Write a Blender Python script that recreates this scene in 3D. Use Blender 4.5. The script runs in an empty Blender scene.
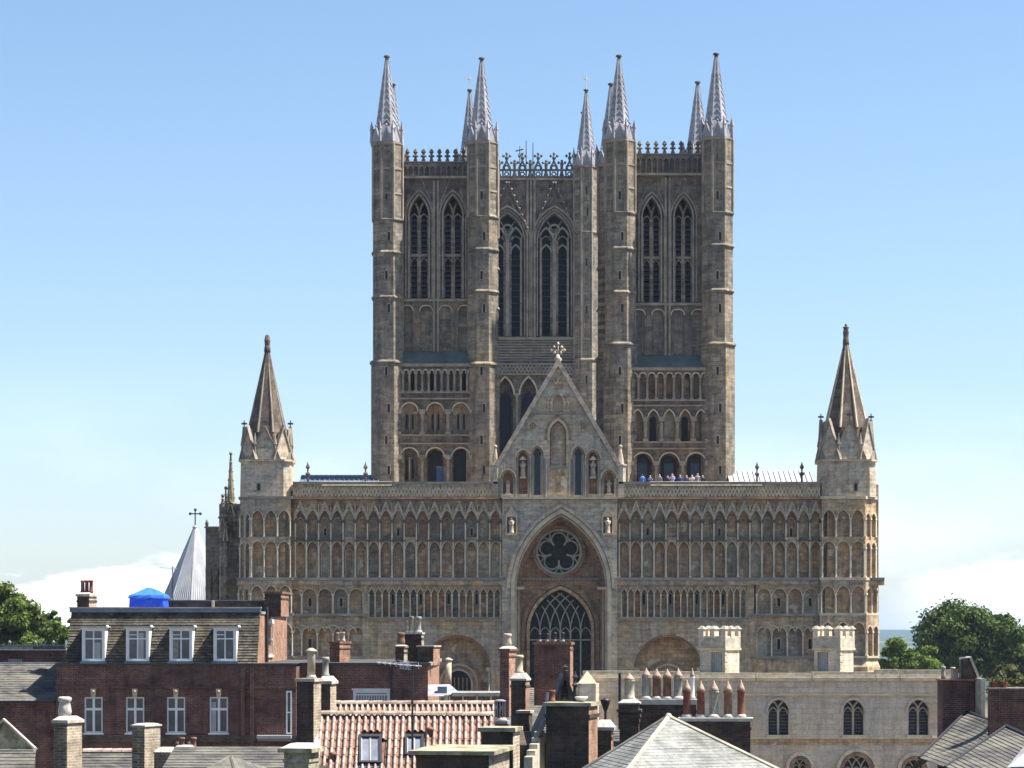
SKYTINT = (.94, 1.02, 1.09, 1); SKYLOW = (.90, .95, 1.12, 1); CLOUD = (12, 12.3, 12.6, 1); SKYK = .063; EXPO = 1.42; SKYX = 0.0
import bpy, math, random
from mathutils import Vector, Matrix
random.seed(7)
C = bpy.context.scene.collection
F = 2469.0; CZ = 12.0; HY = 632.0
PI = math.pi
def R(a): return math.radians(a)

# ------------------------------------------------------------------ materials
MATS = {}
def _nt(name):
    m = bpy.data.materials.new(name); m.use_nodes = True
    nt = m.node_tree
    b = nt.nodes['Principled BSDF']
    MATS[name] = m
    return m, nt, b
def N(nt, t, **kw):
    n = nt.nodes.new(t)
    for k, v in kw.items(): setattr(n, k, v)
    return n
def L(nt, a, b): nt.links.new(a, b)
def col(c): return (c[0], c[1], c[2], 1.0)
def wallvec(nt):
    """x+y along the wall, z up: the same courses on every face of a building"""
    g = N(nt, 'ShaderNodeNewGeometry'); s = N(nt, 'ShaderNodeSeparateXYZ'); L(nt, g.outputs['Position'], s.inputs[0])
    a = N(nt, 'ShaderNodeMath', operation='ADD'); L(nt, s.outputs[0], a.inputs[0]); L(nt, s.outputs[1], a.inputs[1])
    c = N(nt, 'ShaderNodeCombineXYZ'); L(nt, a.outputs[0], c.inputs[0]); L(nt, s.outputs[2], c.inputs[1])
    return c.outputs[0], g.outputs['Position']
def noise(nt, vec, scale, detail=4, rough=.6, stretch=None):
    n = N(nt, 'ShaderNodeTexNoise'); n.inputs['Scale'].default_value = scale
    n.inputs['Detail'].default_value = detail; n.inputs['Roughness'].default_value = rough
    if stretch:
        mp = N(nt, 'ShaderNodeMapping'); mp.inputs['Scale'].default_value = stretch
        L(nt, vec, mp.inputs['Vector']); vec = mp.outputs[0]
    L(nt, vec, n.inputs['Vector']); return n.outputs['Fac']
def ramp(nt, fac, stops):
    r = N(nt, 'ShaderNodeValToRGB'); e = r.color_ramp.elements
    e[0].position = stops[0][0]; e[0].color = col(stops[0][1])
    e[1].position = stops[-1][0]; e[1].color = col(stops[-1][1])
    for p, c in stops[1:-1]:
        x = e.new(p); x.color = col(c)
    L(nt, fac, r.inputs[0]); return r.outputs[0]
def mixc(nt, fac, a, b, mode='MIX'):
    m = N(nt, 'ShaderNodeMix', data_type='RGBA', blend_type=mode)
    for sock, v in ((m.inputs[0], fac), (m.inputs[6], a), (m.inputs[7], b)):
        if hasattr(v, 'links'): L(nt, v, sock)
        elif isinstance(v, tuple): sock.default_value = col(v)
        else: sock.default_value = v
    return m.outputs[2]
def bump(nt, b, h, strength, dist=.02):
    n = N(nt, 'ShaderNodeBump'); n.inputs['Strength'].default_value = strength; n.inputs['Distance'].default_value = dist
    L(nt, h, n.inputs['Height']); L(nt, n.outputs[0], b.inputs['Normal'])

def masonry(name, c1, c2, mortar, bw, bh, stain, stain_c, stain2=None, ms=.012, rough=.9, bmp=.5, patch=.25, light=None, mott=1.0):
    """coursed blocks with per-block tone, weathering patches and rain streaks"""
    m, nt, b = _nt(name)
    v, pos = wallvec(nt)
    t = N(nt, 'ShaderNodeTexBrick'); L(nt, v, t.inputs['Vector'])
    t.inputs['Scale'].default_value = 1; t.inputs['Brick Width'].default_value = bw; t.inputs['Row Height'].default_value = bh
    t.inputs['Mortar Size'].default_value = ms; t.inputs['Color1'].default_value = col(c1); t.inputs['Color2'].default_value = col(c2)
    t.inputs['Mortar'].default_value = col(mortar); t.inputs['Mortar Smooth'].default_value = .3
    base = t.outputs['Color']
    n1 = noise(nt, pos, patch, 6, .65)
    f1 = ramp(nt, n1, [(.42, (0, 0, 0)), (.60, (1, 1, 1))])
    base = mixc(nt, f1, base, mixc(nt, .75, base, stain_c))
    if stain2:
        n2 = noise(nt, pos, patch * 2.3, 5, .7, (1, 1, .8))
        f2 = ramp(nt, n2, [(.5, (0, 0, 0)), (.68, (1, 1, 1))])
        base = mixc(nt, f2, base, mixc(nt, .6, base, stain2))
    n3 = noise(nt, pos, 1.6, 5, .7, (1.5, 1.5, .22))
    f3 = ramp(nt, n3, [(.45, (1, 1, 1)), (.75, (1 - stain, 1 - stain, 1 - stain))])
    base = mixc(nt, 1.0, base, f3, 'MULTIPLY')
    n4 = noise(nt, pos, 9, 4, .7)
    f4 = ramp(nt, n4, [(.3, (.78, .78, .78)), (.7, (1.18, 1.18, 1.18))])
    base = mixc(nt, 1.0, base, f4, 'MULTIPLY')
    n6 = noise(nt, pos, 1.15, 6, .75, (1, 1, 2.2)); f6 = ramp(nt, n6, [(.34, (.60, .585, .57)), (.5, (1, 1, 1)), (.68, (1.34, 1.32, 1.26))])
    base = mixc(nt, mott, base, mixc(nt, 1.0, base, f6, 'MULTIPLY'))
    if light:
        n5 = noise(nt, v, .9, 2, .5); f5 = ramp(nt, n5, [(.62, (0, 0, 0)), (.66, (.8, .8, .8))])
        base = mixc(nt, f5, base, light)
    L(nt, base, b.inputs['Base Color']); b.inputs['Roughness'].default_value = rough
    b.inputs['Specular IOR Level'].default_value = .2
    hh = N(nt, 'ShaderNodeMath', operation='SUBTRACT'); L(nt, n4, hh.inputs[0]); L(nt, t.outputs['Fac'], hh.inputs[1])
    bump(nt, b, hh.outputs[0], bmp, .03)
    return m
def plain(name, c, rough=.6, var=.2, scale=3., spec=.3, metallic=0., c2=None, bmp=0, stretch=None):
    m, nt, b = _nt(name)
    g = N(nt, 'ShaderNodeNewGeometry')
    n = noise(nt, g.outputs['Position'], scale, 5, .65, stretch)
    lo = tuple(x * (1 - var) for x in c); hi = c2 or tuple(min(1, x * (1 + var)) for x in c)
    o = ramp(nt, n, [(.35, lo), (.65, hi)])
    L(nt, o, b.inputs['Base Color']); b.inputs['Roughness'].default_value = rough
    b.inputs['Specular IOR Level'].default_value = spec; b.inputs['Metallic'].default_value = metallic
    if bmp: bump(nt, b, n, bmp, .03)
    return m
masonry('screen_stone', (.57, .415, .25), (.36, .265, .165), (.24, .18, .125), .62, .33, .6, (.34, .30, .255), (.54, .34, .16), patch=.16)
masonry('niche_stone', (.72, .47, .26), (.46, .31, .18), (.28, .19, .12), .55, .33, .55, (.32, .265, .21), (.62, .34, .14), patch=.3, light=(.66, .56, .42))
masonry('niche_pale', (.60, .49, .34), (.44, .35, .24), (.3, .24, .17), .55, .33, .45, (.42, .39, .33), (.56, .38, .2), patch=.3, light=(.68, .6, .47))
masonry('niche_grey', (.44, .365, .27), (.32, .26, .195), (.2, .165, .13), .55, .33, .5, (.27, .25, .22), (.42, .28, .15), patch=.3)
masonry('niche_rust', (.64, .365, .19), (.42, .25, .145), (.24, .15, .1), .55, .33, .5, (.3, .23, .18), (.58, .25, .1), patch=.3)
masonry('gable_stone', (.55, .465, .345), (.40, .335, .255), (.28, .235, .18), .6, .32, .45, (.38, .345, .295), (.56, .36, .2), patch=.3)
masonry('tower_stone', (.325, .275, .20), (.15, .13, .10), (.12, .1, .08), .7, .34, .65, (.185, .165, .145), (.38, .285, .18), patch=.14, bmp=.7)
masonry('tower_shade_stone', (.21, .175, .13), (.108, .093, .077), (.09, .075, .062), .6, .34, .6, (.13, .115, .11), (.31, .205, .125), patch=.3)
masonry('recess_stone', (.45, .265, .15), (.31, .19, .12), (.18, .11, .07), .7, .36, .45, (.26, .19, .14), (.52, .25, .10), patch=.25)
masonry('spire_stone', (.165, .125, .098), (.095, .075, .062), (.07, .055, .048), .5, .3, .5, (.08, .066, .058), (.24, .19, .15), patch=.5)
masonry('pale_stone', (.62, .52, .385), (.51, .425, .32), (.42, .34, .25), .75, .32, .4, (.52, .46, .38), (.60, .41, .24), patch=.3, mott=.45)
masonry('red_brick', (.20, .075, .055), (.095, .043, .037), (.24, .19, .155), .23, .078, .5, (.085, .05, .045), (.21, .10, .07), ms=.011, patch=.5, bmp=.4)
masonry('sunlit_brick', (.36, .185, .115), (.22, .105, .07), (.36, .29, .21), .23, .078, .4, (.26, .15, .1), (.42, .27, .18), ms=.007, patch=.8, bmp=.5)  # red brick recoloured brighter for the faces turned to the sun
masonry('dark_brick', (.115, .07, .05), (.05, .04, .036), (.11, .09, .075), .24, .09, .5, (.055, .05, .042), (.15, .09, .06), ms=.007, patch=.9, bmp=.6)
masonry('sunlit_buff_brick', (.40, .32, .22), (.24, .185, .13), (.5, .45, .37), .24, .09, .4, (.28, .23, .18), (.43, .34, .23), ms=.012, patch=.9, bmp=.6)  # brick for stack flanks, sunlight put into its pale colour
masonry('slate', (.12, .112, .10), (.06, .058, .056), (.05, .05, .05), .3, .2, .4, (.17, .16, .13), (.1, .09, .08), ms=.008, patch=.5, bmp=.4)
masonry('mansard_slate', (.145, .125, .095), (.035, .033, .03), (.02, .02, .02), .26, .133, .5, (.08, .07, .055), (.17, .145, .10), ms=.012, patch=.7, bmp=.8)
masonry('shaded_buff_brick', (.25, .19, .13), (.09, .07, .055), (.40, .36, .29), .24, .09, .4, (.14, .12, .09), (.3, .24, .16), ms=.014, patch=.9, bmp=.6)  # buff brick darkened in colour for the shaded stack fronts
masonry('stone_slate', (.262, .262, .25), (.205, .207, .20), (.16, .16, .14), .3, .14, .5, (.19, .19, .17), (.28, .275, .25), ms=.006, patch=1.2, bmp=.5)
plain('trim_stone', (.47, .39, .27), .9, .25, 1.5, .2, bmp=.3)
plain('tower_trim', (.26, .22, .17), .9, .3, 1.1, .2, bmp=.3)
plain('shaft_stone', (.58, .50, .37), .85, .3, .7, .2)
plain('dark_ledge', (.10, .09, .075), .8, .3, .8, .2)
plain('grey_ledge', (.22, .20, .17), .7, .3, .8, .3)
plain('lead_mid', (.42, .41, .425), .65, .2, 1.2, .2)
plain('lead', (.285, .275, .295), .65, .35, 1.2, .2, bmp=.3, stretch=(1, 1, .3))
plain('lead_dark', (.10, .13, .17), .55, .3, 1, .4)
plain('green_lead', (.075, .095, .085), .6, .3, .8, .4)
plain('lead_pale', (.35, .355, .365), .5, .15, .8, .4, stretch=(2, 2, .2))
plain('dark_void', (.012, .012, .014), .6, .3, 2, .3)
plain('louvre', (.085, .075, .08), .7, .3, 2, .2)
plain('leaded_glass', (.03, .032, .03), .6, .5, 4, .2)
plain('blue_glass', (.02, .032, .055), .35, .3, 3, .4)
plain('window_glass', (.055, .06, .075), .08, .4, 1.5, .8)
plain('lit_glass', (.20, .21, .25), .1, .3, 1.5, .8)
plain('tracery_stone', (.37, .33, .25), .85, .25, 2, .2)
plain('white_paint', (.68, .68, .66), .45, .08, 2, .3)
plain('grey_paint', (.33, .33, .32), .5, .12, 2, .3)
plain('blue_door', (.05, .08, .22), .5, .15, 2, .3)
plain('black_iron', (.02, .02, .022), .5, .2, 5, .4)
plain('terracotta', (.155, .055, .036), .75, .3, 6, .2)
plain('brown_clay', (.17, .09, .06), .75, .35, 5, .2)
plain('buff_clay', (.38, .32, .23), .8, .25, 5, .2)
plain('grey_clay', (.24, .23, .20), .8, .3, 6, .2)
plain('cowl_clay', (.36, .25, .19), .8, .2, 6, .2)
plain('mortar', (.40, .38, .33), .95, .2, 6, .2, bmp=.6)
plain('mossy_stone', (.20, .185, .10), .95, .4, 3, .2, c2=(.42, .38, .27), bmp=.6)
plain('coping_stone', (.37, .335, .255), .9, .3, 3, .2, bmp=.4)
plain('pantile', (.38, .265, .215), .8, .35, 2.8, .25, c2=(.50, .40, .345), bmp=.3)
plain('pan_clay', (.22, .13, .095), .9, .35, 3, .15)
plain('ridge_clay', (.30, .22, .165), .85, .35, 2.2, .2, c2=(.42, .345, .27))
plain('tarp_blue', (.02, .075, .62), .45, .12, 2.5, .4, bmp=.5)
plain('tarp_light', (.035, .14, .58), .45, .12, 2.5, .4, bmp=.4)
plain('aluminium', (.55, .56, .58), .35, .1, 3, .5, metallic=.6)
plain('gilt', (.75, .6, .25), .4, .1, 3, .5, metallic=.5)
plain('asphalt', (.06, .058, .055), .95, .3, .6, .2)
plain('flat_roof', (.22, .22, .22), .9, .2, .7, .2)
plain('skin', (.55, .33, .24), .6, .08, 5)
plain('hair', (.06, .04, .03), .6, .3, 9)
for n_, c_ in (('cloth_blue', (.06, .15, .42)), ('cloth_dark', (.03, .035, .06)), ('cloth_lilac', (.30, .29, .50)), ('cloth_cream', (.5, .45, .36)),
               ('cloth_navy', (.04, .06, .18)), ('cloth_grey', (.2, .2, .22)), ('cloth_denim', (.08, .12, .22)), ('cloth_red', (.12, .08, .2))):
    plain(n_, c_, .85, .15, 4, .2)
plain('bark', (.09, .07, .05), .95, .3, 3, .1, bmp=.6)
def foliage(name, lo, hi, tr):
    m, nt, b = _nt(name)
    g = N(nt, 'ShaderNodeNewGeometry')
    n = noise(nt, g.outputs['Position'], .8, 3, .6)
    rr = N(nt, 'ShaderNodeMath', operation='MULTIPLY_ADD'); L(nt, g.outputs['Random Per Island'], rr.inputs[0]); rr.inputs[1].default_value = .5
    L(nt, n, rr.inputs[2])
    o = ramp(nt, rr.outputs[0], [(.35, lo), (1., hi)])
    L(nt, o, b.inputs['Base Color']); b.inputs['Roughness'].default_value = .65; b.inputs['Specular IOR Level'].default_value = .15
    t = N(nt, 'ShaderNodeBsdfTranslucent'); L(nt, o, t.inputs[0])
    mx = N(nt, 'ShaderNodeMixShader'); mx.inputs[0].default_value = tr
    L(nt, b.outputs[0], mx.inputs[1]); L(nt, t.outputs[0], mx.inputs[2]); L(nt, mx.outputs[0], nt.nodes['Material Output'].inputs[0])
foliage('leaf_dark', (.020, .042, .010), (.095, .14, .028), .25)
foliage('leaf_mid', (.045, .08, .014), (.15, .20, .04), .3)
foliage('leaf_bright', (.055, .10, .014), (.16, .23, .04), .3)
foliage('leaf_dry', (.06, .07, .03), (.14, .14, .06), .25)
# ground: pale gravel near, fields and woods far off
m, nt, b = _nt('ground')
g = N(nt, 'ShaderNodeNewGeometry')
v1 = N(nt, 'ShaderNodeTexVoronoi'); v1.inputs['Scale'].default_value = .0022
mp = N(nt, 'ShaderNodeMapping'); mp.inputs['Scale'].default_value = (1, .45, 1); L(nt, g.outputs['Position'], mp.inputs['Vector']); L(nt, mp.outputs[0], v1.inputs['Vector'])
sp = N(nt, 'ShaderNodeSeparateColor'); L(nt, v1.outputs['Color'], sp.inputs[0])
fld = ramp(nt, sp.outputs[0], [(0, (.03, .05, .016)), (.35, (.06, .085, .025)), (.6, (.15, .145, .06)), (.8, (.04, .065, .02)), (1, (.24, .22, .11))])
wd = ramp(nt, noise(nt, g.outputs['Position'], .0016, 6, .6), [(.40, (0, 0, 0)), (.46, (1, 1, 1))])
fld = mixc(nt, wd, fld, (.022, .038, .014))
ln = N(nt, 'ShaderNodeVectorMath', operation='LENGTH'); L(nt, g.outputs['Position'], ln.inputs[0])
near = ramp(nt, ln.outputs['Value'], [(0, (0, 0, 0)), (1, (1, 1, 1))])
mr = N(nt, 'ShaderNodeMapRange'); mr.inputs[1].default_value = 380; mr.inputs[2].default_value = 460; L(nt, ln.outputs['Value'], mr.inputs[0])
cl = mixc(nt, mr.outputs[0], ramp(nt, noise(nt, g.outputs['Position'], .3, 5), [(.35, (.10, .09, .075)), (.65, (.16, .145, .12))]), fld)
L(nt, cl, b.inputs['Base Color']); b.inputs['Roughness'].default_value = 1; b.inputs['Specular IOR Level'].default_value = 0

# ------------------------------------------------------------------ mesh builder
ORIG = {}
class MB:
    def __init__(s, *mats):
        s.v = []; s.f = []; s.m = []; s.mats = list(mats); s.T = None; s.sm = []
    def mi(s, m):
        if m is None: return 0
        if m not in s.mats: s.mats.append(m)
        return s.mats.index(m)
    def add(s, vs, fs, m=None, smooth=False):
        b = len(s.v)
        if s.T: vs = [s.T(*p) for p in vs]
        s.v += [tuple(p) for p in vs]; i = s.mi(m)
        for f in fs: s.f.append(tuple(b + k for k in f)); s.m.append(i); s.sm.append(smooth)
    def box(s, x0, x1, y0, y1, z0, z1, m=None):
        s.add([(x0, y0, z0), (x1, y0, z0), (x1, y1, z0), (x0, y1, z0), (x0, y0, z1), (x1, y0, z1), (x1, y1, z1), (x0, y1, z1)],
              [(0, 3, 2, 1), (4, 5, 6, 7), (0, 1, 5, 4), (1, 2, 6, 5), (2, 3, 7, 6), (3, 0, 4, 7)], m)
    def quad(s, a, b, c, d, m=None): s.add([a, b, c, d], [(0, 1, 2, 3)], m)
    def prism(s, pts, y0, y1, m=None):
        """polygon in x,z pushed along y"""
        n = len(pts)
        s.add([(p[0], y0, p[1]) for p in pts] + [(p[0], y1, p[1]) for p in pts],
              [tuple(range(n)), tuple(range(2 * n - 1, n - 1, -1))] + [(i, i + n, (i + 1) % n + n, (i + 1) % n) for i in range(n)], m)
    def loft(s, rings, m=None, caps=True, smooth=False):
        n = len(rings[0]); vs = [p for r in rings for p in r]; fs = []
        for k in range(len(rings) - 1):
            for i in range(n): fs.append((k * n + i, k * n + (i + 1) % n, (k + 1) * n + (i + 1) % n, (k + 1) * n + i))
        if caps: fs += [tuple(range(n - 1, -1, -1)), tuple((len(rings) - 1) * n + i for i in range(n))]
        s.add(vs, fs, m, smooth)
    def lathe(s, cx, cy, prof, n=10, m=None, smooth=True, ph=0.):
        s.loft([[(cx + r * math.cos(2 * PI * i / n + ph), cy + r * math.sin(2 * PI * i / n + ph), z) for i in range(n)] for r, z in prof], m, True, smooth)
    def cyl(s, cx, cy, z0, z1, r, n=6, m=None): s.lathe(cx, cy, [(r, z0), (r, z1)], n, m, n > 6)
    def tube(s, p, q, r, n=5, m=None, r2=None):
        p = Vector(p); q = Vector(q); d = (q - p).normalized(); a = d.orthogonal().normalized(); b_ = d.cross(a); r2 = r if r2 is None else r2
        s.loft([[tuple(c + (a * math.cos(2 * PI * i / n) + b_ * math.sin(2 * PI * i / n)) * rr) for i in range(n)] for c, rr in ((p, r), (q, r2))], m)
    def ball(s, cx, cy, cz, r, n=6, m=None, sz=1.):
        s.lathe(cx, cy, [(max(.004, r * math.sin(PI * k / 5)), cz - r * sz * math.cos(PI * k / 5)) for k in range(6)], n, m)
    def pline(s, pts, w, y0, y1, m=None, closed=False):
        """flat bar of width w following points in x,z"""
        n = len(pts); L_ = []; R_ = []
        for i in range(n):
            a = pts[(i - 1) % n] if (closed or i > 0) else None; b_ = pts[i]; c = pts[(i + 1) % n] if (closed or i < n - 1) else None
            def nrm(p, q):
                dx, dz = q[0] - p[0], q[1] - p[1]; l = math.hypot(dx, dz) or 1; return (-dz / l, dx / l)
            if a and c:
                n1, n2 = nrm(a, b_), nrm(b_, c); mx, mz = n1[0] + n2[0], n1[1] + n2[1]; l = math.hypot(mx, mz) or 1
                mx /= l; mz /= l; k = 1 / max(.35, mx * n1[0] + mz * n1[1])
            else:
                mx, mz = nrm(a, b_) if a else nrm(b_, c); k = 1
            h = w / 2 * k; L_.append((b_[0] + mx * h, b_[1] + mz * h)); R_.append((b_[0] - mx * h, b_[1] - mz * h))
        vs = []
        for a, b_ in zip(L_, R_): vs += [(a[0], y0, a[1]), (b_[0], y0, b_[1]), (b_[0], y1, b_[1]), (a[0], y1, a[1])]
        fs = []
        for i in range(n if closed else n - 1):
            o = 4 * i; q = 4 * ((i + 1) % n)
            for k in range(4): fs.append((o + k, o + (k + 1) % 4, q + (k + 1) % 4, q + k))
        if not closed: fs += [(0, 1, 2, 3), (4 * n - 1, 4 * n - 2, 4 * n - 3, 4 * n - 4)]
        s.add(vs, fs, m)
    def obj(s, name, parent=None, origin=None, label=None, cat=None, group=None, kind=None):
        o0 = ORIG[parent.name] if parent is not None else (origin or (0, 0, 0))
        me = bpy.data.meshes.new(name)
        me.from_pydata([(x - o0[0], y - o0[1], z - o0[2]) for x, y, z in s.v], [], s.f)
        for m in s.mats or ['white_paint']: me.materials.append(MATS[m])
        me.polygons.foreach_set('material_index', s.m)
        me.polygons.foreach_set('use_smooth', s.sm)
        me.update()
        o = bpy.data.objects.new(name, me); C.objects.link(o)
        if parent is not None: o.parent = parent
        else: o.location = o0
        ORIG[o.name] = o0
        tag(o, label, cat, group, kind)
        return o
def tag(o, label=None, cat=None, group=None, kind=None):
    if label: o['label'] = label
    if cat: o['category'] = cat
    if group: o['group'] = group
    if kind: o['kind'] = kind
def thing(name, loc, label, cat, group=None):
    o = bpy.data.objects.new(name, None); o.empty_display_size = .5; C.objects.link(o); o.location = loc
    ORIG[o.name] = tuple(loc); tag(o, label, cat, group); return o
def frameT(ox, oy, ang=0.):
    """local x along the wall, local y into it; ang turns the right-hand face towards the viewer"""
    c, s_ = math.cos(ang), math.sin(ang)
    return lambda x, y, z: (ox + x * c + y * s_, oy - x * s_ + y * c, z)

# ------------------------------------------------------------------ masonry shapes (metres, wall in x,z, depth +y)
def arch_pts(cx, zs, hw, rise, n=5):
    Rr = (hw * hw + rise * rise) / (2 * hw); c = Rr - hw
    a1 = math.atan2(rise, -c) if Rr > hw - 1e-6 else PI / 2
    out = []
    for i in range(n + 1):
        t = PI - (PI - a1) * i / n
        out.append((cx + c + Rr * math.cos(t), zs + Rr * math.sin(t)))
    out[-1] = (cx, zs + rise)
    return out + [(2 * cx - x, z) for x, z in reversed(out[:-1])]
def in_arch(x, z, cx, zs, hw, rise):
    if z <= zs: return abs(x - cx) <= hw
    Rr = (hw * hw + rise * rise) / (2 * hw); c = Rr - hw; x = cx - abs(x - cx)
    return math.hypot(x - (cx + c), z - zs) <= Rr
def plate(mb, x0, x1, z0, z1, cx, hw, zs, rise, zsill, y0, y1, m=None, mr=None, n=5):
    top = z1 if callable(z1) else (lambda x: z1)
    mr = mr or m
    Q = lambda a, b, c, d, mm=m: mb.quad(a, b, c, d, mm)
    a, b = cx - hw, cx + hw
    if a > x0 + 1e-4: Q((x0, y0, z0), (a, y0, z0), (a, y0, top(a)), (x0, y0, top(x0)))
    if x1 > b + 1e-4: Q((b, y0, z0), (x1, y0, z0), (x1, y0, top(x1)), (b, y0, top(b)))
    if zsill > z0 + 1e-4:
        Q((a, y0, z0), (b, y0, z0), (b, y0, zsill), (a, y0, zsill)); Q((a, y0, zsill), (b, y0, zsill), (b, y1, zsill), (a, y1, zsill), mr)
    p = arch_pts(cx, zs, hw, rise, n)
    for u, w in zip(p, p[1:]):
        Q((u[0], y0, u[1]), (w[0], y0, w[1]), (w[0], y0, top(w[0])), (u[0], y0, top(u[0])))
        Q((u[0], y0, u[1]), (w[0], y0, w[1]), (w[0], y1, w[1]), (u[0], y1, u[1]), mr)
    Q((a, y0, zsill), (a, y1, zsill), (a, y1, zs), (a, y0, zs), mr); Q((b, y0, zsill), (b, y1, zsill), (b, y1, zs), (b, y0, zs), mr)
def ring(mb, cx, hw, zs, rise, w, y0, y1, leg=None, m=None, n=6):
    Rr = (hw * hw + rise * rise) / (2 * hw); c = Rr - hw
    ro = math.sqrt(max(.01, (Rr + w) ** 2 - c * c))
    pi_ = arch_pts(cx, zs, hw, rise, n); po = arch_pts(cx, zs, hw + w, ro, n)
    if leg is not None:
        pi_ = [(cx - hw, leg)] + pi_ + [(cx + hw, leg)]; po = [(cx - hw - w, leg)] + po + [(cx + hw + w, leg)]
    vs = []
    for a, b in zip(pi_, po): vs += [(a[0], y0, a[1]), (b[0], y0, b[1]), (b[0], y1, b[1]), (a[0], y1, a[1])]
    fs = []
    for i in range(len(pi_) - 1):
        for k in range(4): fs.append((4 * i + k, 4 * i + (k + 1) % 4, 4 * i + 4 + (k + 1) % 4, 4 * i + 4 + k))
    fs += [(0, 1, 2, 3), tuple(len(vs) - 1 - k for k in range(4))]
    mb.add(vs, fs, m)
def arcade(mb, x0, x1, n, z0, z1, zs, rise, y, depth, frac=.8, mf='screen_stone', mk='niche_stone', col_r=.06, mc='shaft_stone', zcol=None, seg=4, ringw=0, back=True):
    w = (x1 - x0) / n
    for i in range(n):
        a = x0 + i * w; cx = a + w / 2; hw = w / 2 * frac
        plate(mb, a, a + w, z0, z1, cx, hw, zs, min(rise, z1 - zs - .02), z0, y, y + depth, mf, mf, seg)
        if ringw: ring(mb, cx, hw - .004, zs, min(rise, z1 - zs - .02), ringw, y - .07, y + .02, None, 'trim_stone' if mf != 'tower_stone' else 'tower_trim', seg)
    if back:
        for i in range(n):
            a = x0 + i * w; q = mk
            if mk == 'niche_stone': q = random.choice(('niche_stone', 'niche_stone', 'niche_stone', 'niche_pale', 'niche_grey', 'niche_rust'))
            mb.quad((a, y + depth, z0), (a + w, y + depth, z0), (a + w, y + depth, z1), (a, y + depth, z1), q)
    if col_r:
        for i in range(n + 1):
            x = x0 + i * w
            if i == 0: x += col_r
            if i == n: x -= col_r
            mb.cyl(x, y - col_r * .5, z0, zs, col_r, 6, mc)
            mb.box(x - col_r * 1.6, x + col_r * 1.6, y - col_r * 2.0, y + .01, zs - col_r * 1.5, zs + col_r, mc)
            mb.box(x - col_r * 1.5, x + col_r * 1.5, y - col_r * 1.9, y + .01, z0, z0 + col_r * 1.5, mc)
def zigzag(mb, x0, x1, n, z0, z1, w, y0, y1, m=None):
    d = (x1 - x0) / n; pts = []
    for i in range(n): pts += [(x0 + i * d, z0), (x0 + (i + .5) * d, z1)]
    pts.append((x1, z0)); mb.pline(pts, w, y0, y1, m)
def octa(cx, cy, hw, ch, z):
    a = hw; b = hw - ch
    return [(cx - b, cy - a, z), (cx + b, cy - a, z), (cx + a, cy - b, z), (cx + a, cy + b, z), (cx + b, cy + a, z), (cx - b, cy + a, z), (cx - a, cy + b, z), (cx - a, cy - b, z)]
def octp(mb, cx, cy, secs, k=.586, m=None):
    mb.loft([octa(cx, cy, hw, hw * k, z) for hw, z in secs], m)
def stair(mb, cx, cy, secs, k, side, m=None):
    def r_(a, z):
        b = a - a * k; p = [(-a, -a), (b, -a), (a, -b), (a, b), (b, a), (-a, a)]
        return [(cx + side * x, cy + y, z) for x, y in p]
    mb.loft([r_(a, z) for a, z in secs], m)
def slit(mb, x, y, z0, z1, w, mf='tower_trim'):
    mb.box(x - w / 2, x + w / 2, y - .012, y + .01, z0, z1, 'dark_void')
    mb.box(x - w / 2 - .07, x - w / 2, y - .03, y + .01, z0 - .05, z1 + .05, mf); mb.box(x + w / 2, x + w / 2 + .07, y - .03, y + .01, z0 - .05, z1 + .05, mf)
    mb.box(x - w / 2, x + w / 2, y - .035, y + .01, z1, z1 + .1, mf)
def cross(mb, x, y, z0, h, r, m=None):
    mb.box(x - r * .35, x + r * .35, y - r * .35, y + r * .35, z0, z0 + h, m)
    mb.box(x - h * .3, x + h * .3, y - r * .3, y + r * .3, z0 + h * .55, z0 + h * .75, m)
def finial(mb, x, y, z0, h, r, m=None):
    """shaft with two leafy knops"""
    mb.lathe(x, y, [(r * .45, z0), (r * .35, z0 + h * .3), (r, z0 + h * .42), (r * .3, z0 + h * .52), (r * .3, z0 + h * .62), (r * .85, z0 + h * .74), (r * .35, z0 + h * .86), (.01, z0 + h)], 6, m, False)
def statue(mb, x, y, z0, h, m='trim_stone'):
    w = h * .16
    mb.lathe(x, y, [(w * 1.2, z0), (w * 1.1, z0 + h * .05), (w * .95, z0 + h * .3), (w * .8, z0 + h * .55), (w * 1.15, z0 + h * .74), (w * 1.0, z0 + h * .8), (w * .35, z0 + h * .84), (w * .5, z0 + h * .88), (w * .55, z0 + h * .94), (w * .2, z0 + h)], 8, m)
    for s_ in (-1, 1): mb.tube((x + s_ * w * 1.05, y, z0 + h * .76), (x + s_ * w * .5, y - w * 1.1, z0 + h * .56), w * .32, 5, m, w * .25)

class Fr:
    """a plane seen square on at distance Y: photograph positions to metres on that plane"""
    def __init__(s, Y): s.Y = Y; s.s = Y / F
    def x(s, px): return (px - 512) * s.s
    def z(s, py): return CZ + (HY - py) * s.s
    def box(s, mb, a, b, top, bot, d0, d1, m=None): mb.box(s.x(a), s.x(b), s.Y + d0, s.Y + d1, s.z(bot), s.z(top), m)

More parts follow.
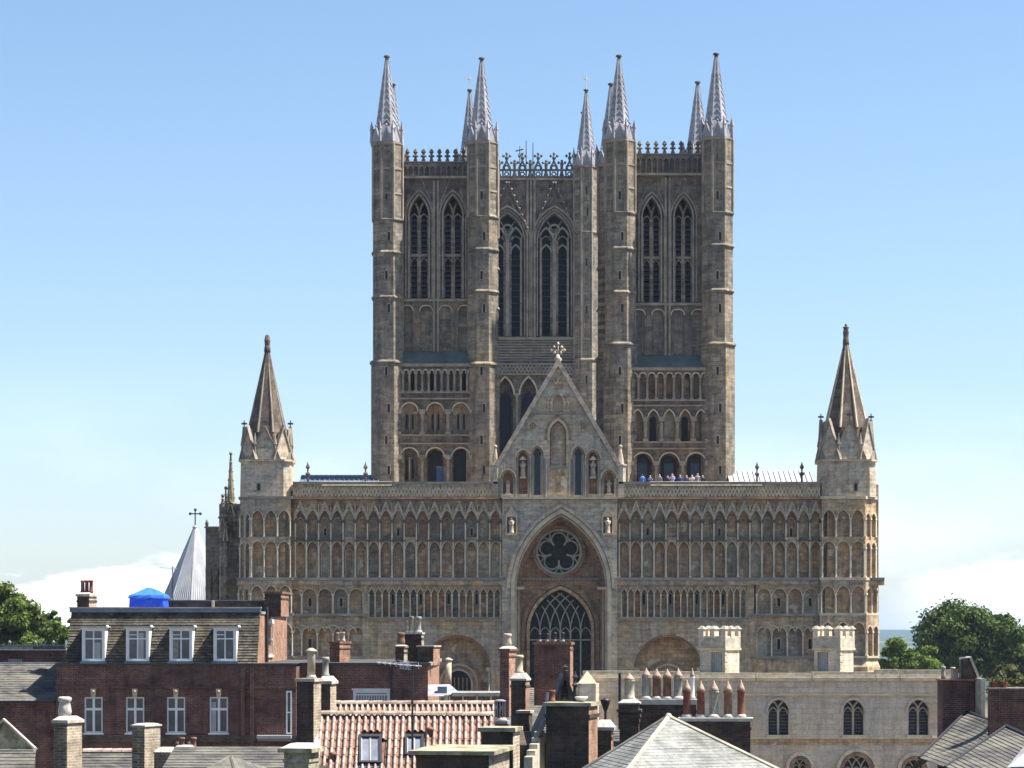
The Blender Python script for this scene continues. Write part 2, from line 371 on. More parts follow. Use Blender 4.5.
# ------------------------------------------------------------------ the cathedral
A = Fr(200)
ax, az, as_ = A.x, A.z, A.s
cath = thing('cathedral', (ax(560), 200, 0), 'vast medieval stone cathedral with twin west towers, arcaded screen front and great central arch', 'cathedral')
def fz(fr, top, bot): return fr.z(bot), fr.z(top)
body = MB('screen_stone')
A.box(body, 242, 511.6, 484, 560, .8, 5)
A.box(body, 366, 511.6, 560, 621, .8, 5); A.box(body, 242, 366, 560, 780, .8, 5)
A.box(body, 610.4, 880, 484, 560, .8, 5)
A.box(body, 610.4, 752, 560, 621, .8, 5); A.box(body, 752, 880, 560, 780, .8, 5)
A.box(body, 502, 511.6, 621, 780, .81, 5); A.box(body, 610.4, 617, 621, 780, .81, 5)
A.box(body, 366, 410, 621, 780, .0, 5); A.box(body, 710, 754, 621, 780, .0, 5)
# plain ashlar around the round recesses
for cx, x0, x1 in ((457, 410, 502), (668, 617, 710)):
    plate(body, ax(x0), ax(x1), 0, az(621), ax(cx), 34 * as_, az(669), 34.5 * as_, 0, 200, 201.0, 'screen_stone', 'recess_stone', 10)
screen = body.obj('screen_wall', cath)
# parapet, frieze and cornices
for a, b, la, lb in ((293, 499, 322, 392), (618, 820, 650, 762)):
    par = MB('grey_ledge')
    A.box(par, a, b, 484, 498, -.05, .6, 'screen_stone'); A.box(par, a, b, 481.8, 484, -.22, .75, 'grey_ledge')
    par.prism([], 0, 0) if False else par.add([(ax(la), 199.72, az(485.4)), (ax(lb), 199.72, az(485.4)), (ax(lb), 200.3, az(481.2)), (ax(la), 200.3, az(481.2)), (ax(la), 200.3, az(485.4)), (ax(lb), 200.3, az(485.4))], [(0, 1, 2, 3), (0, 3, 4), (1, 2, 5)], 'coping_stone')
    zigzag(par, ax(a), ax(b), int((b - a) / 7), az(495.5), az(487.5), .1, 199.88, 199.955, 'trim_stone'); zigzag(par, ax(a), ax(b), int((b - a) / 7), az(488), az(496), .1, 199.885, 199.955, 'trim_stone')
    A.box(par, a, b, 497.4, 499.3, -.3, .1, 'recess_stone')
    par.obj('parapet', cath)
cor = MB('grey_ledge')
for a, b in ((237, 505), (614, 884)):
    A.box(cor, a, b, 577.6, 580.2, -.3, .64); A.box(cor, a, b, 580.2, 585.2, -.16, .63, 'screen_stone')
for a, b in ((366, 503), (616, 752)): A.box(cor, a, b, 617, 619, -.3, .6); A.box(cor, a, b, 619, 621.3, -.12, .6, 'screen_stone')
for a, b in ((284, 366), (752, 868)): A.box(cor, a, b, 613.5, 616, -.28, .66); A.box(cor, a, b, 656, 658.5, -.28, .66); A.box(cor, a, b, 658.5, 780, -.05, .64, 'screen_stone')
cor.obj('string_course', cath)
def screen_tall(a, b, n):
    mb = MB('screen_stone')
    x0, x1 = ax(a), ax(b); w = (x1 - x0) / n
    # lower storey of niches, then the tall arches in front of them
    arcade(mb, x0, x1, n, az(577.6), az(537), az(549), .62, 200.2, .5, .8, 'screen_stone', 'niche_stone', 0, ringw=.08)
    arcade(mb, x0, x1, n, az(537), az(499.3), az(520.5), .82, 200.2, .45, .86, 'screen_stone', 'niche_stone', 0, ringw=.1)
    for i in range(n + 1):
        x = x0 + i * w; x += .1 if i == 0 else (-.1 if i == n else 0)
        mb.cyl(x, 200.08, az(577.6), az(523), .058, 6, 'shaft_stone')
        mb.box(x - .17, x + .17, 199.93, 200.21, az(522.6), az(520.2), 'dark_ledge'); mb.box(x - .11, x + .11, 199.95, 200.21, az(577.6), az(575.8), 'trim_stone')
        mb.box(x - .09, x + .09, 199.97, 200.21, az(541.5), az(540), 'dark_ledge')
    for i in range(n):
        cx = x0 + (i + .5) * w
        if (i * 7 + n) % 5: mb.prism([(cx - .30, az(541)), (cx + .30, az(541)), (cx + .36, az(537)), (cx - .36, az(537))], 199.98, 200.23, 'dark_ledge')
        pass
    for i in range(n):
        cx = x0 + (i + .5) * w
        ring(mb, cx, w * .3, az(524), .5, .07, 200.34, 200.5, az(533), 'screen_stone', 4)
        if i % 3: ring(mb, cx, w * .27, az(553), .34, .06, 200.42, 200.55, az(577.6), random.choice(('trim_stone', 'screen_stone')), 4)
        h = random.uniform(0, 1)
        if h < .35: z = az(random.uniform(556, 572)); u = random.uniform(-.3, .1); mb.box(cx + u, cx + u + random.uniform(.25, .42), 200.685, 200.71, z, z + random.uniform(.25, .7), 'niche_pale')
    zigzag(mb, x0, x1, n, az(516.5), az(502), .12, 199.98, 200.21, 'gable_stone'); zigzag(mb, x0, x1, n, az(519), az(505.5), .07, 200.03, 200.2, 'trim_stone')
    for i in range(n + 1): x = x0 + i * w; x = min(max(x, x0 + .12), x1 - .12); mb.prism([(x - .12, az(518.5)), (x + .12, az(518.5)), (x, az(499.6))], 200.04, 200.19, 'screen_stone')
    for i in range(2, n, 6): slit(mb, x0 + (i + .5) * w, 200.6, az(535), az(528), .2, 'trim_stone')
    return mb
screen_tall(294, 502, 17).obj('blind_arcade', cath); screen_tall(618, 822, 17).obj('blind_arcade', cath)
def screen_low(a, b, n):
    mb = MB('screen_stone'); x0, x1 = ax(a), ax(b); w = (x1 - x0) / n
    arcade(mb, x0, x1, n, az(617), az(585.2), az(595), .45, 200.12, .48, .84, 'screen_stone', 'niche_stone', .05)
    zigzag(mb, x0, x1, n, az(593.5), az(587), .07, 200.03, 200.125, 'trim_stone')
    for i in (3, 7, 11, 15):
        if i < n: slit(mb, x0 + (i + .5) * w, 200.59, az(604), az(594), .2, 'trim_stone')
    return mb
screen_low(368, 501, 19).obj('blind_arcade', cath); screen_low(621, 747, 19).obj('blind_arcade', cath)
for a, b, a2, b2 in ((364, 368, 362, 370), (501, 503, 0, 0), (617, 621, 0, 0), (747, 754, 748, 756)):
    pier = MB('screen_stone'); A.box(pier, a, b, 585.2, 621.3, -.04, .64)
    if a2: A.box(pier, a2, b2, 616, 780, -.06, .5)
    pier.obj('pilaster', cath)
def screen_norman(a, b, n):
    mb = MB('screen_stone'); x0, x1 = ax(a), ax(b); w = (x1 - x0) / n
    arcade(mb, x0, x1, n, az(613.5), az(585.2), az(594.5), w * .36, 200.12, .5, .8, 'screen_stone', 'niche_stone', .06, ringw=.07)
    arcade(mb, x0, x1, n, az(656), az(616), az(634), w * .42, 200.12, .5, .88, 'screen_stone', 'niche_stone', .06, ringw=.08)
    for i in range(n): # interlacing arches over the lower row
        cx = x0 + i * w
        if 0 < i: ring(mb, cx, w * .46, az(633), w * .46, .1, 200.04, 200.11, None, 'trim_stone', 5)
        if i % 2: slit(mb, x0 + (i + .5) * w, 200.61, az(606), az(598), .24, 'trim_stone'); slit(mb, x0 + (i + .5) * w, 200.61, az(649), az(639), .26, 'trim_stone')
    return mb
screen_norman(286, 364, 5).obj('blind_arcade', cath); screen_norman(756, 866, 7).obj('blind_arcade', cath)
# the two round-headed recesses over the side doors
for cx in (457, 668):
    mb = MB('recess_stone'); X0 = ax(cx); zs = az(669)
    ring(mb, X0, 32 * as_, zs, 32 * as_, 2.2 * as_, 200.3, 200.6, 0, 'recess_stone', 12)
    zi = az(684); mb.prism([(X0 - 2.75, 0), (X0 + 2.75, 0), (X0 + 2.75, zs + 2.9), (X0 - 2.75, zs + 2.9)], 201.75, 201.9, 'niche_stone')
    for k, (r, w) in enumerate(((20, 2), (17.5, 2), (15, 2), (12.5, 1.8))):
        ring(mb, X0 + .1, r * as_, zi, r * as_ * 1.05, w * as_, 201.45 + .07 * k, 201.76, 0, ('recess_stone', 'trim_stone')[k % 2], 10)
    for s_ in (-1, 1):
        mb.cyl(X0 + s_ * 2.65, 200.3, 0, zs - .2, .14, 8, 'trim_stone'); mb.box(X0 + s_ * 2.65 - .3, X0 + s_ * 2.65 + .3, 200.12, 200.44, zs - .2, zs + .12, 'trim_stone')
    o = mb.obj('round_arch', cath)
    d = MB('dark_void'); p = arch_pts(X0 + .1, zi, .98, 1.1, 8); d.prism([(X0 - .88, 0.02)] + p + [(X0 + 1.08, 0.02)], 201.68, 201.74, 'dark_void')
    for k in range(-2, 3): d.box(X0 + .1 + k * .34 - .04, X0 + .1 + k * .34 + .04, 201.63, 201.69, 0.02, zi + .5, 'recess_stone')
    d.obj('side_door', o)

# great central arch
ga = MB('gable_stone'); GX = ax(561); gs = az(588)
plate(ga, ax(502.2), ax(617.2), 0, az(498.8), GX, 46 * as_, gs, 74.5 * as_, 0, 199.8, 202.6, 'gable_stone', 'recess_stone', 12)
ga.box(ax(502.21), ax(504.5), 199.82, 200.9, 0, az(499)); ga.box(ax(614.9), ax(617.19), 199.82, 200.9, 0, az(499))
for k, (w, y0) in enumerate(((.32, 199.62), (.28, 199.5))):
    hw = 46 * as_ + .02 + k * .36; rr = 74.5 * as_ + .02 + k * .44
    ring(ga, GX, hw, gs, rr, w, y0, 199.82, 0 if k == 0 else gs - .02, ('trim_stone', 'gable_stone')[k], 14)
for k in range(4):      # stepped orders inside
    hw = (46 - 1.4 * k) * as_; rr = (74.4 - 1.6 * k) * as_
    ring(ga, GX, hw - .14, gs, rr - .2, .13, 200.05 + k * .55, 200.2 + k * .55, 0, ('trim_stone', 'recess_stone', 'recess_stone', 'recess_stone')[k], 14)
for s_ in (-1, 1):
    for k in range(4): ga.cyl(GX + s_ * (45.4 - 1.4 * k) * as_, 200.0 + k * .55, 0, gs - .1, .09, 6, 'recess_stone' if k % 2 else 'trim_stone')
    ga.box(GX + s_ * 43 * as_ - .5, GX + s_ * 43 * as_ + .5, 199.9, 202.2, gs - .12, gs + .1, 'trim_stone')
A.box(ga, 502, 617.5, 497.6, 499.3, -.6, .3, 'trim_stone')
zigzag(ga, ax(505), ax(615), 34, az(580), az(577.5), .05, 202.28, 202.34, 'trim_stone')
arch_o = ga.obj('great_arch', cath)
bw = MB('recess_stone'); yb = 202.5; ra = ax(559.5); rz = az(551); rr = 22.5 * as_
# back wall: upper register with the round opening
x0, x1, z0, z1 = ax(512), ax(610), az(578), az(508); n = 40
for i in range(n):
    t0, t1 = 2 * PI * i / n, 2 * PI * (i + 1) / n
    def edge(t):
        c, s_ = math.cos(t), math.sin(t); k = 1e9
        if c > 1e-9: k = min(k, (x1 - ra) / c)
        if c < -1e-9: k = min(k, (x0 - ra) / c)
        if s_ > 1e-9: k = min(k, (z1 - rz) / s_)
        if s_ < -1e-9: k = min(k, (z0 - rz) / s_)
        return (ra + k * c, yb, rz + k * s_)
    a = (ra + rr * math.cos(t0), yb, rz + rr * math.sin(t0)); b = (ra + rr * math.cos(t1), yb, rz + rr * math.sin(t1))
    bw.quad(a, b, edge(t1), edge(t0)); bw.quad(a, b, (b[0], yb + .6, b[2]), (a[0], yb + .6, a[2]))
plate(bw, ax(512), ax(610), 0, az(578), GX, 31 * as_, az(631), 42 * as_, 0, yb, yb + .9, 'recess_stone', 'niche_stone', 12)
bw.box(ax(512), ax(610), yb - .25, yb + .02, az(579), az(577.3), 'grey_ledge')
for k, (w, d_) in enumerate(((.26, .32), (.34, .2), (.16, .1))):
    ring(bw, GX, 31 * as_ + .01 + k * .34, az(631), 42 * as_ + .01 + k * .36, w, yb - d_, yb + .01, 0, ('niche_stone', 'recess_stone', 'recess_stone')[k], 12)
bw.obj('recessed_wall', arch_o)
# rose window
ro = MB('tracery_stone')
def circ(cx, cz, r, n=24, a0=0): return [(cx + r * math.cos(a0 + 2 * PI * i / n), cz + r * math.sin(a0 + 2 * PI * i / n)) for i in range(n)]
ro.pline(circ(ra, rz, 28 * as_, 40), .16, yb - .12, yb + .01, 'recess_stone', True)
ro.pline(circ(ra, rz, 25.2 * as_, 40), .22, yb - .3, yb + .01, 'recess_stone', True)
ro.pline(circ(ra, rz, 22.2 * as_, 40), .2, yb - .2, yb + .4, 'tracery_stone', True)
for k in range(5):      # five-lobed opening between stone cusps
    t = PI / 2 + 2 * PI * k / 5; lc = (ra + .98 * math.cos(t), rz + .98 * math.sin(t)); h = 1.93
    pts = [(lc[0] + .62 * math.cos(t + h * (1 - 2 * i / 12)), lc[1] + .62 * math.sin(t + h * (1 - 2 * i / 12))) for i in range(13)]
    ro.pline(pts, .13, yb + .1 + .004 * k, yb + .32, 'tracery_stone')
    t += PI / 5; ro.pline([(ra + .66 * math.cos(t), rz + .66 * math.sin(t)), (ra + 1.3 * math.cos(t), rz + 1.3 * math.sin(t))], .16, yb + .09, yb + .33, 'tracery_stone')
    for q in (-.2, .2): ro.pline([(ra + 1.25 * math.cos(t), rz + 1.25 * math.sin(t)), (ra + 1.76 * math.cos(t + q), rz + 1.76 * math.sin(t + q))], .12, yb + .085 - q * .01, yb + .33, 'tracery_stone')
ro.prism(circ(ra, rz, 22.3 * as_, 32), yb + .42, yb + .5, 'leaded_glass')
ro.obj('rose_window', arch_o)
def tracery(mb, cx, hw, zs, rise, zsill, n, w, y0, y1, m='tracery_stone', cusps=True, wm=None):
    """n lights under interlacing bars"""
    Rr = (hw * hw + rise * rise) / (2 * hw); c = Rr - hw; lw = 2 * hw / n
    for k in range(1, n):
        xm = cx - hw + k * lw
        if n == 2 or True: mb.pline([(xm, zsill), (xm, zs + .02)], wm or w, y0 - .003 * (k % 3), y1, m)
        for s_ in (-1, 1):
            pts = []
            for i in range(15):
                t = (PI - i / 14 * 1.25)
                x = xm + s_ * (Rr + Rr * math.cos(t)); z = zs + Rr * math.sin(t)
                if not in_arch(x, z, cx, zs, hw, rise):
                    break
                pts.append((x, z))
            if len(pts) > 1: mb.pline(pts, w * .8, y0 + .004 * k + (.002 if s_ > 0 else 0), y1, m)
    if cusps:
        for k in range(n):
            xm = cx - hw + (k + .5) * lw
            p = arch_pts(xm, zs - lw * .35, lw * .46, lw * .7, 4); mb.pline(p, w * .55, y0 + .03, y1 - .02, m)
gw = MB('tracery_stone')
wz = az(631); hw = 31 * as_; rs = 42 * as_
tracery(gw, GX, hw, wz, rs, az(700), 6, .115, yb + .45, yb + .62)
for k in range(-2, 3): gw.pline([(GX + k * hw / 3, 0.3), (GX + k * hw / 3, az(700))], .15, yb + .45, yb + .62, 'tracery_stone')
for k in range(6):
    zz = az(604 + 0 * k)
gw.pline([(GX - hw, az(640)), (GX + hw, az(640))], .10, yb + .47, yb + .6, 'tracery_stone')
p = arch_pts(GX, wz, hw, rs, 12); gw.prism([(GX - hw, .02)] + p + [(GX + hw, .02)], yb + .7, yb + .78, 'leaded_glass')
gw.obj('west_window', arch_o)
for px_, py0, py1 in ((511.5, 512, 532), (607.5, 512, 532)):   # statue niches in the spandrels
    mb = MB('gable_stone'); x = ax(px_)
    ring(mb, x, .36, az(518), .5, .12, 199.5, 199.81, az(534), 'trim_stone', 5); mb.box(x - .48, x + .48, 199.3, 199.81, az(535.5), az(533.6), 'trim_stone')
    mb.box(x - .35, x + .35, 199.77, 199.81, az(533.6), az(518), 'recess_stone'); mb.prism([(x - .5, az(517)), (x + .5, az(517)), (x, az(506))], 199.55, 199.75, 'trim_stone')
    mb.obj('niche', arch_o)
    st = MB('gable_stone'); statue(st, x, 199.52, az(533.5), 18 * as_ * .86, 'gable_stone'); st.obj('statue', arch_o)

# gable over the great arch
g = MB('gable_stone'); gy = 199.9
gl = lambda x: az(462) + (1 - abs(x - ax(558)) / (ax(617.5) - ax(558))) * (az(363) - az(462)) - .02
bays = [(499, 515.5, 508, 5, 478, 6, 494), (515.5, 530, 523, 4.5, 458, 6, 494), (530, 546, 537.3, 4, 455, 7, 495), (570.5, 586, 578.3, 4, 455, 7, 495), (586, 600.5, 593, 4.5, 458, 6, 494), (600.5, 617.3, 609, 5, 478, 6, 494)]
for a, b, c, hwp, ys, rp, sill in bays:
    topf = gl if a < 512 or b > 604 else (lambda x: min(gl(x), az(441)))
    plate(g, ax(a), ax(b), az(498), topf, ax(c), hwp * as_, az(ys), rp * as_, az(sill), gy, gy + .6, 'gable_stone', 'trim_stone', 5)
    ring(g, ax(c), hwp * as_ + .01, az(ys), rp * as_ + .01, .15, gy - .1, gy + .01, az(ys) - .05, 'recess_stone', 5)
    ring(g, ax(c), hwp * as_ + .19, az(ys), rp * as_ + .17, .11, gy - .2, gy + .01, az(ys) - .05, 'trim_stone', 5)
    for s_ in (-1, 1):
        g.cyl(ax(c) + s_ * (hwp * as_ + .1), gy - .06, az(sill), az(ys), .07, 6, 'grey_ledge')
    if hwp != 4: g.quad((ax(c) - .6, gy + .55, az(496)), (ax(c) + .6, gy + .55, az(496)), (ax(c) + .6, gy + .55, az(ys) + 1), (ax(c) - .6, gy + .55, az(ys) + 1), 'recess_stone')
plate(g, ax(546), ax(570.5), az(498), az(413.6), ax(558), 8 * as_, az(434), 13 * as_, az(466), gy, gy + .4, 'gable_stone', 'trim_stone', 8)
ring(g, ax(558), 8 * as_ + .01, az(434), 13 * as_ + .01, .2, gy - .16, gy + .01, az(440), 'trim_stone', 8)
ring(g, ax(558), 8 * as_ + .24, az(434), 13 * as_ + .26, .16, gy - .1, gy + .01, az(440), 'recess_stone', 8)
ring(g, ax(558), 5.4 * as_, az(434), 9 * as_, .14, gy + .2, gy + .39, az(466), 'niche_rust', 6)
ring(g, ax(558), 9.5 * as_, az(403), 9.5 * as_, .12, gy - .1, gy + .01, az(412), 'gable_stone', 6)
g.quad((ax(548), gy + .38, az(470)), (ax(568), gy + .38, az(470)), (ax(568), gy + .38, az(418)), (ax(548), gy + .38, az(418)), 'gable_stone')
A.box(g, 549.5, 567, 466, 468, -.25, -.09, 'grey_ledge'); A.box(g, 550, 567, 470, 494, -.16, -.09, 'niche_stone')
for s_ in (-1, 1):                  # wall either side of the middle arch, above the lancets
    xa, xb, xc = ax(558) + s_ * 12.25 * as_, ax(558) + s_ * 28.2 * as_, ax(558) + s_ * 35 * as_
    xa = ax(546) if s_ < 0 else ax(570.5)
    xt = ax(558) + s_ * (ax(617.5) - ax(558)) * (1 - (az(413.6) - az(462)) / (az(363) - az(462)))
    xl = ax(558) + s_ * (ax(617.5) - ax(558)) * (1 - (az(441) - az(462)) / (az(363) - az(462)))
    g.add([(xa, gy, az(441)), (xl, gy, az(441)), (xt, gy, az(413.6)), (xa, gy, az(413.6))], [(0, 1, 2, 3)], 'gable_stone')
    c = circ(ax(558) + s_ * 25.5 * as_, az(426), 4.3 * as_, 12); g.pline(c, .14, gy - .12, gy + .01, 'niche_stone', True)
    for k in range(4):
        t = PI / 4 + k * PI / 2; g.ball(ax(558) + s_ * 25.5 * as_ + .14 * math.cos(t), gy - .02, az(426) + .14 * math.sin(t), .12, 6, 'niche_stone')
top = [(x_, z_) for x_, z_ in ((ax(558) - (ax(617.5) - ax(558)) * (1 - (az(413.4) - az(462)) / (az(363) - az(462))), az(413.4)), (ax(558) + (ax(617.5) - ax(558)) * (1 - (az(413.4) - az(462)) / (az(363) - az(462))), az(413.4)))]
plate(g, top[0][0], top[1][0], az(413.4), gl, ax(558), 5.2 * as_, az(403), 8.5 * as_, az(411.5), gy, gy + .35, 'gable_stone', 'trim_stone', 6)
ring(g, ax(558), 5.2 * as_ + .01, az(403), 8.5 * as_ + .01, .18, gy - .12, gy + .01, az(412), 'niche_stone', 6)
g.quad((ax(551), gy + .33, az(413)), (ax(565), gy + .33, az(413)), (ax(565), gy + .33, az(392)), (ax(551), gy + .33, az(392)), 'trim_stone')
A.box(g, 531, 586, 412.6, 414.6, -.22, .0, 'grey_ledge')
for dx, dz in ((0, 0), (-3.4, .6), (3.4, .6), (0, -3), (-1.8, 2.2), (1.8, 2.2)): g.ball(ax(558 + dx), gy - .04, az(382 + dz), .17, 6, 'niche_stone')
for s_ in (-1, 1):                  # carved scrolls beside the upper niche
    for k in range(5): g.pline(circ(ax(558 + s_ * (11 + k * 2.2)), az(408 - (k % 2) * 5 + k * .6), .16, 8), .06, gy - .07, gy + .01, 'trim_stone', True)
# solid wall behind the niches, leaving the lancets deep
mb_pts = [(ax(499), az(498)), (ax(617.3), az(498)), (ax(617.3), az(462)), (ax(558), az(363)), (ax(499), az(462))]
g.prism(mb_pts, gy + .6, gy + 1.2, 'gable_stone')
for s_ in (-1, 1):
    for px_ in (12.6, 28.3, 42.6, 57.5):
        for e_, mm in ((-.75, 'trim_stone'), (.75, 'grey_ledge')): g.cyl(ax(558) + s_ * (px_ + e_) * as_, gy - .03, az(497), az(478 if px_ > 40 else 459), .06, 6, mm)
    for q in range(3): g.pline(circ(ax(558) + s_ * (17 + q * 5.5) * as_, az(419.5 + q * 1.2), .15, 8), .05, gy - .06, gy + .01, 'trim_stone', True)
gab = g.obj('gable', cath)
cp = MB('trim_stone'); e = .14
cp.pline([(ax(496.5), az(466)), (ax(558), az(362)), (ax(619.5), az(466))], .34, gy - .25, gy + 1.35, 'gable_stone')
for s_ in (-1, 1):
    for q in range(1, 22): f_ = q / 22; cp.ball(ax(558) + s_ * 61.5 * as_ * f_, gy + .1, az(362) + (az(466) - az(362)) * f_ + .2, .1, 5, 'gable_stone')
cp.obj('coping', gab)
fn = MB('gable_stone'); X0 = ax(558)
fn.lathe(X0, gy + .3, [(.3, az(365)), (.22, az(361)), (.34, az(359)), (.2, az(357)), (.14, az(354))], 8, 'gable_stone')
for dx, dz in ((-.5, 350), (.5, 350), (0, 343.5), (-.25, 352.5), (.25, 352.5), (-.3, 347), (.3, 347)): fn.ball(X0 + dx, gy + .3, az(dz), .13, 6, 'gable_stone')
fn.tube((X0, gy + .3, az(356)), (X0, gy + .3, az(341)), .09, 6, 'gable_stone', .04); fn.tube((X0 - .5, gy + .3, az(350)), (X0 + .5, gy + .3, az(350)), .07, 5, 'gable_stone')
fn.obj('finial', gab)
for px_ in (495.3, 620.7):
    mb = MB('gable_stone'); x = ax(px_); octp(mb, x, 200.2, [(.42, az(498)), (.42, az(466)), (.5, az(465.6)), (.5, az(464.4)), (.3, az(464)), (.06, az(447))], m='gable_stone'); mb.ball(x, 200.2, az(446.5), .16, 6, 'gable_stone'); mb.obj('pinnacle', gab)
for px_ in (537.3, 578.3):
    w = MB('blue_glass'); x = ax(px_)
    w.prism([(x - .34, az(495))] + arch_pts(x, az(455), .335, .58, 5) + [(x + .34, az(495))], gy + .36, gy + .42, 'blue_glass')
    for s_ in (-1, 1): w.box(x + s_ * .28 - .035, x + s_ * .28 + .035, gy + .25, gy + .37, az(494.8), az(455), 'tracery_stone')
    for k in range(8): w.box(x - .3, x + .3, gy + .34, gy + .359, az(491 - k * 5), az(490.6 - k * 5), 'black_iron')
    w.obj('lancet_window', gab)
for px_, b, h in ((508, 493.5, 13.5), (523, 477, 17), (593, 477, 17), (609, 493.5, 13.5)):
    st = MB('trim_stone'); x = ax(px_); st.box(x - .26, x + .26, gy - .1, gy + .4, az(b + 1.4), az(b), 'trim_stone'); statue(st, x, gy + .12, az(b), h * as_, 'gable_stone')
    if b < 490: st.prism([(x - .33, az(b - h)), (x + .33, az(b - h)), (x, az(b - h - 4))], gy - .12, gy + .12, 'trim_stone')
    st.obj('statue', gab)

# corner turrets
def corner_turret(cxp, side, half, tb, sp_half, sp_base, apex, top):
    """octagonal stair turret closing the screen, its stone spire and the statue on top"""
    mb = MB('screen_stone'); x = ax(cxp)
    hw = half * as_; cy = 199.55 + hw; ch = .46
    stair(mb, x, cy, [(hw + .32, 0), (hw + .32, az(667)), (hw + .12, az(661)), (hw + .12, az(656))], ch, side, 'screen_stone')
    b = hw - .5
    stair(mb, x, cy, [(b + .3, az(656.2)), (b + .3, az(615))], ch, side, 'niche_stone'); stair(mb, x, cy, [(b + .18, az(615.2)), (b + .18, az(581))], ch, side, 'niche_stone'); stair(mb, x, cy, [(b, az(581.2)), (b, az(498))], ch, side, 'niche_stone')
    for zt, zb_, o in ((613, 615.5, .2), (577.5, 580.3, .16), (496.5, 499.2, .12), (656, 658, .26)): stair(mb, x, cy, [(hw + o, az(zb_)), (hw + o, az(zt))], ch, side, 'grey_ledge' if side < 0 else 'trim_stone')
    def faces(zb_, zt, zsp, o, n1, n2):
        H = hw + o; c = H * ch
        # front, both bevels, outer side
        if side > 0: segs = [(-H, -H, H - c, -H, n1), (H - c, -H, H, -H + c, n2), (H, -H + c, H, H - c, n1)]
        else: segs = [(-H + c, -H, H, -H, n1), (-H, -H + c, -H + c, -H, n2), (-H, H - c, -H, -H + c, n1)]
        for p0x, p0y, p1x, p1y, nn in segs:
            L0 = math.hypot(p1x - p0x, p1y - p0y); ang = -math.atan2(p1y - p0y, p1x - p0x)
            mb.T = frameT(x + p0x, cy + p0y, ang)
            w = L0 / nn
            arcade(mb, 0, L0, nn, zb_, zt, zsp, min(w * .62, (zt - zsp) * .6), 0, .4, .82, 'screen_stone', 'niche_stone', .055, ringw=.06, back=False)
            mb.T = None
    faces(az(577.5), az(537), az(548), 0, 3, 2); faces(az(537), az(499.2), az(519), 0, 3, 2)
    faces(az(613.5), az(580.3), az(594), .1, 3, 2); faces(az(656), az(615.5), az(632), .18, 3, 2)
    # free-standing head
    octp(mb, x, cy, [(hw - .05, az(497)), (hw - .1, az(462)), (hw + .08, az(461.5)), (hw + .08, az(459.6))], .26, 'gable_stone')
    slit(mb, x + side * .5, cy - hw + .06, az(491), az(484), .22)
    tur = mb.obj('corner_turret', cath)
    # gablets round the spire foot
    gm = MB('tower_trim'); H = hw - .12; c = H * .5
    for k in range(8):
        an = k * PI / 4; wd = H * (.62 if k % 2 == 0 else .5); dist = H if k % 2 == 0 else H * 1.06
        gm.T = frameT(x - dist * math.sin(an), cy - dist * math.cos(an), 0) if False else (lambda X_, Y_, Z_, an=an, dist=dist: (x + math.sin(an) * (dist - Y_) + math.cos(an) * X_, cy - math.cos(an) * (dist - Y_) + math.sin(an) * X_, Z_))
        z0, z1 = az(460), az(tb)
        gm.prism([(-wd, z0), (wd, z0), (0, z1)], .06, .5, 'gable_stone')
        gm.pline([(-wd - .05, z0), (0, z1 + .12), (wd + .05, z0)], .1, -.04, .25, 'tower_trim')
        gm.T = None
        if k % 2 == 0:
            fx, fy = x + math.sin(an) * (dist - .1), cy - math.cos(an) * (dist - .1); cross(gm, fx, fy, z1, .75, .12, 'spire_stone')
        a2 = an + PI / 8; fx, fy = x + math.sin(a2) * H * 1.06, cy - math.cos(a2) * H * 1.06
        gm.lathe(fx, fy, [(.13, z0), (.11, z0 + 1.2), (.17, z0 + 1.25), (.02, z0 + 2.2)], 6, 'tower_trim', False)
    gm.obj('gablet', tur)
    s_ = MB('spire_stone'); sw = sp_half * as_
    octp(s_, x, cy, [(sw + .25, az(460)), (sw, az(sp_base)), (.2, az(apex))], m='spire_stone')
    base = octa(x, cy, sw, sw * .586, az(sp_base)); tipz = az(apex)
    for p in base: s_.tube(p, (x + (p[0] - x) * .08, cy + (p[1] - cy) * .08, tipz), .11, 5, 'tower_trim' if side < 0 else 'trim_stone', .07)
    for zz in (.2, .45, .68):      # bands of pale repaired stone
        pass
    s_.lathe(x, cy, [(.26, tipz - .1), (.27, tipz + .1), (.24, tipz + .3), (.22, tipz + .45)], 8, 'spire_stone')
    s_.obj('spire', tur)
    st = MB('spire_stone'); statue(st, x, cy, tipz + .4, az(top) - tipz - .4, 'spire_stone')
    st.lathe(x, cy, [(.2, tipz + .4), (.25, tipz + .9), (.16, tipz + 1.3)], 6, 'spire_stone', False)
    st.obj('statue', tur)
    return tur
corner_turret(265.3, -1, 26, 428, 18.5, 432, 349, 332)
corner_turret(849, 1, 28, 421, 20.5, 427, 341, 321)

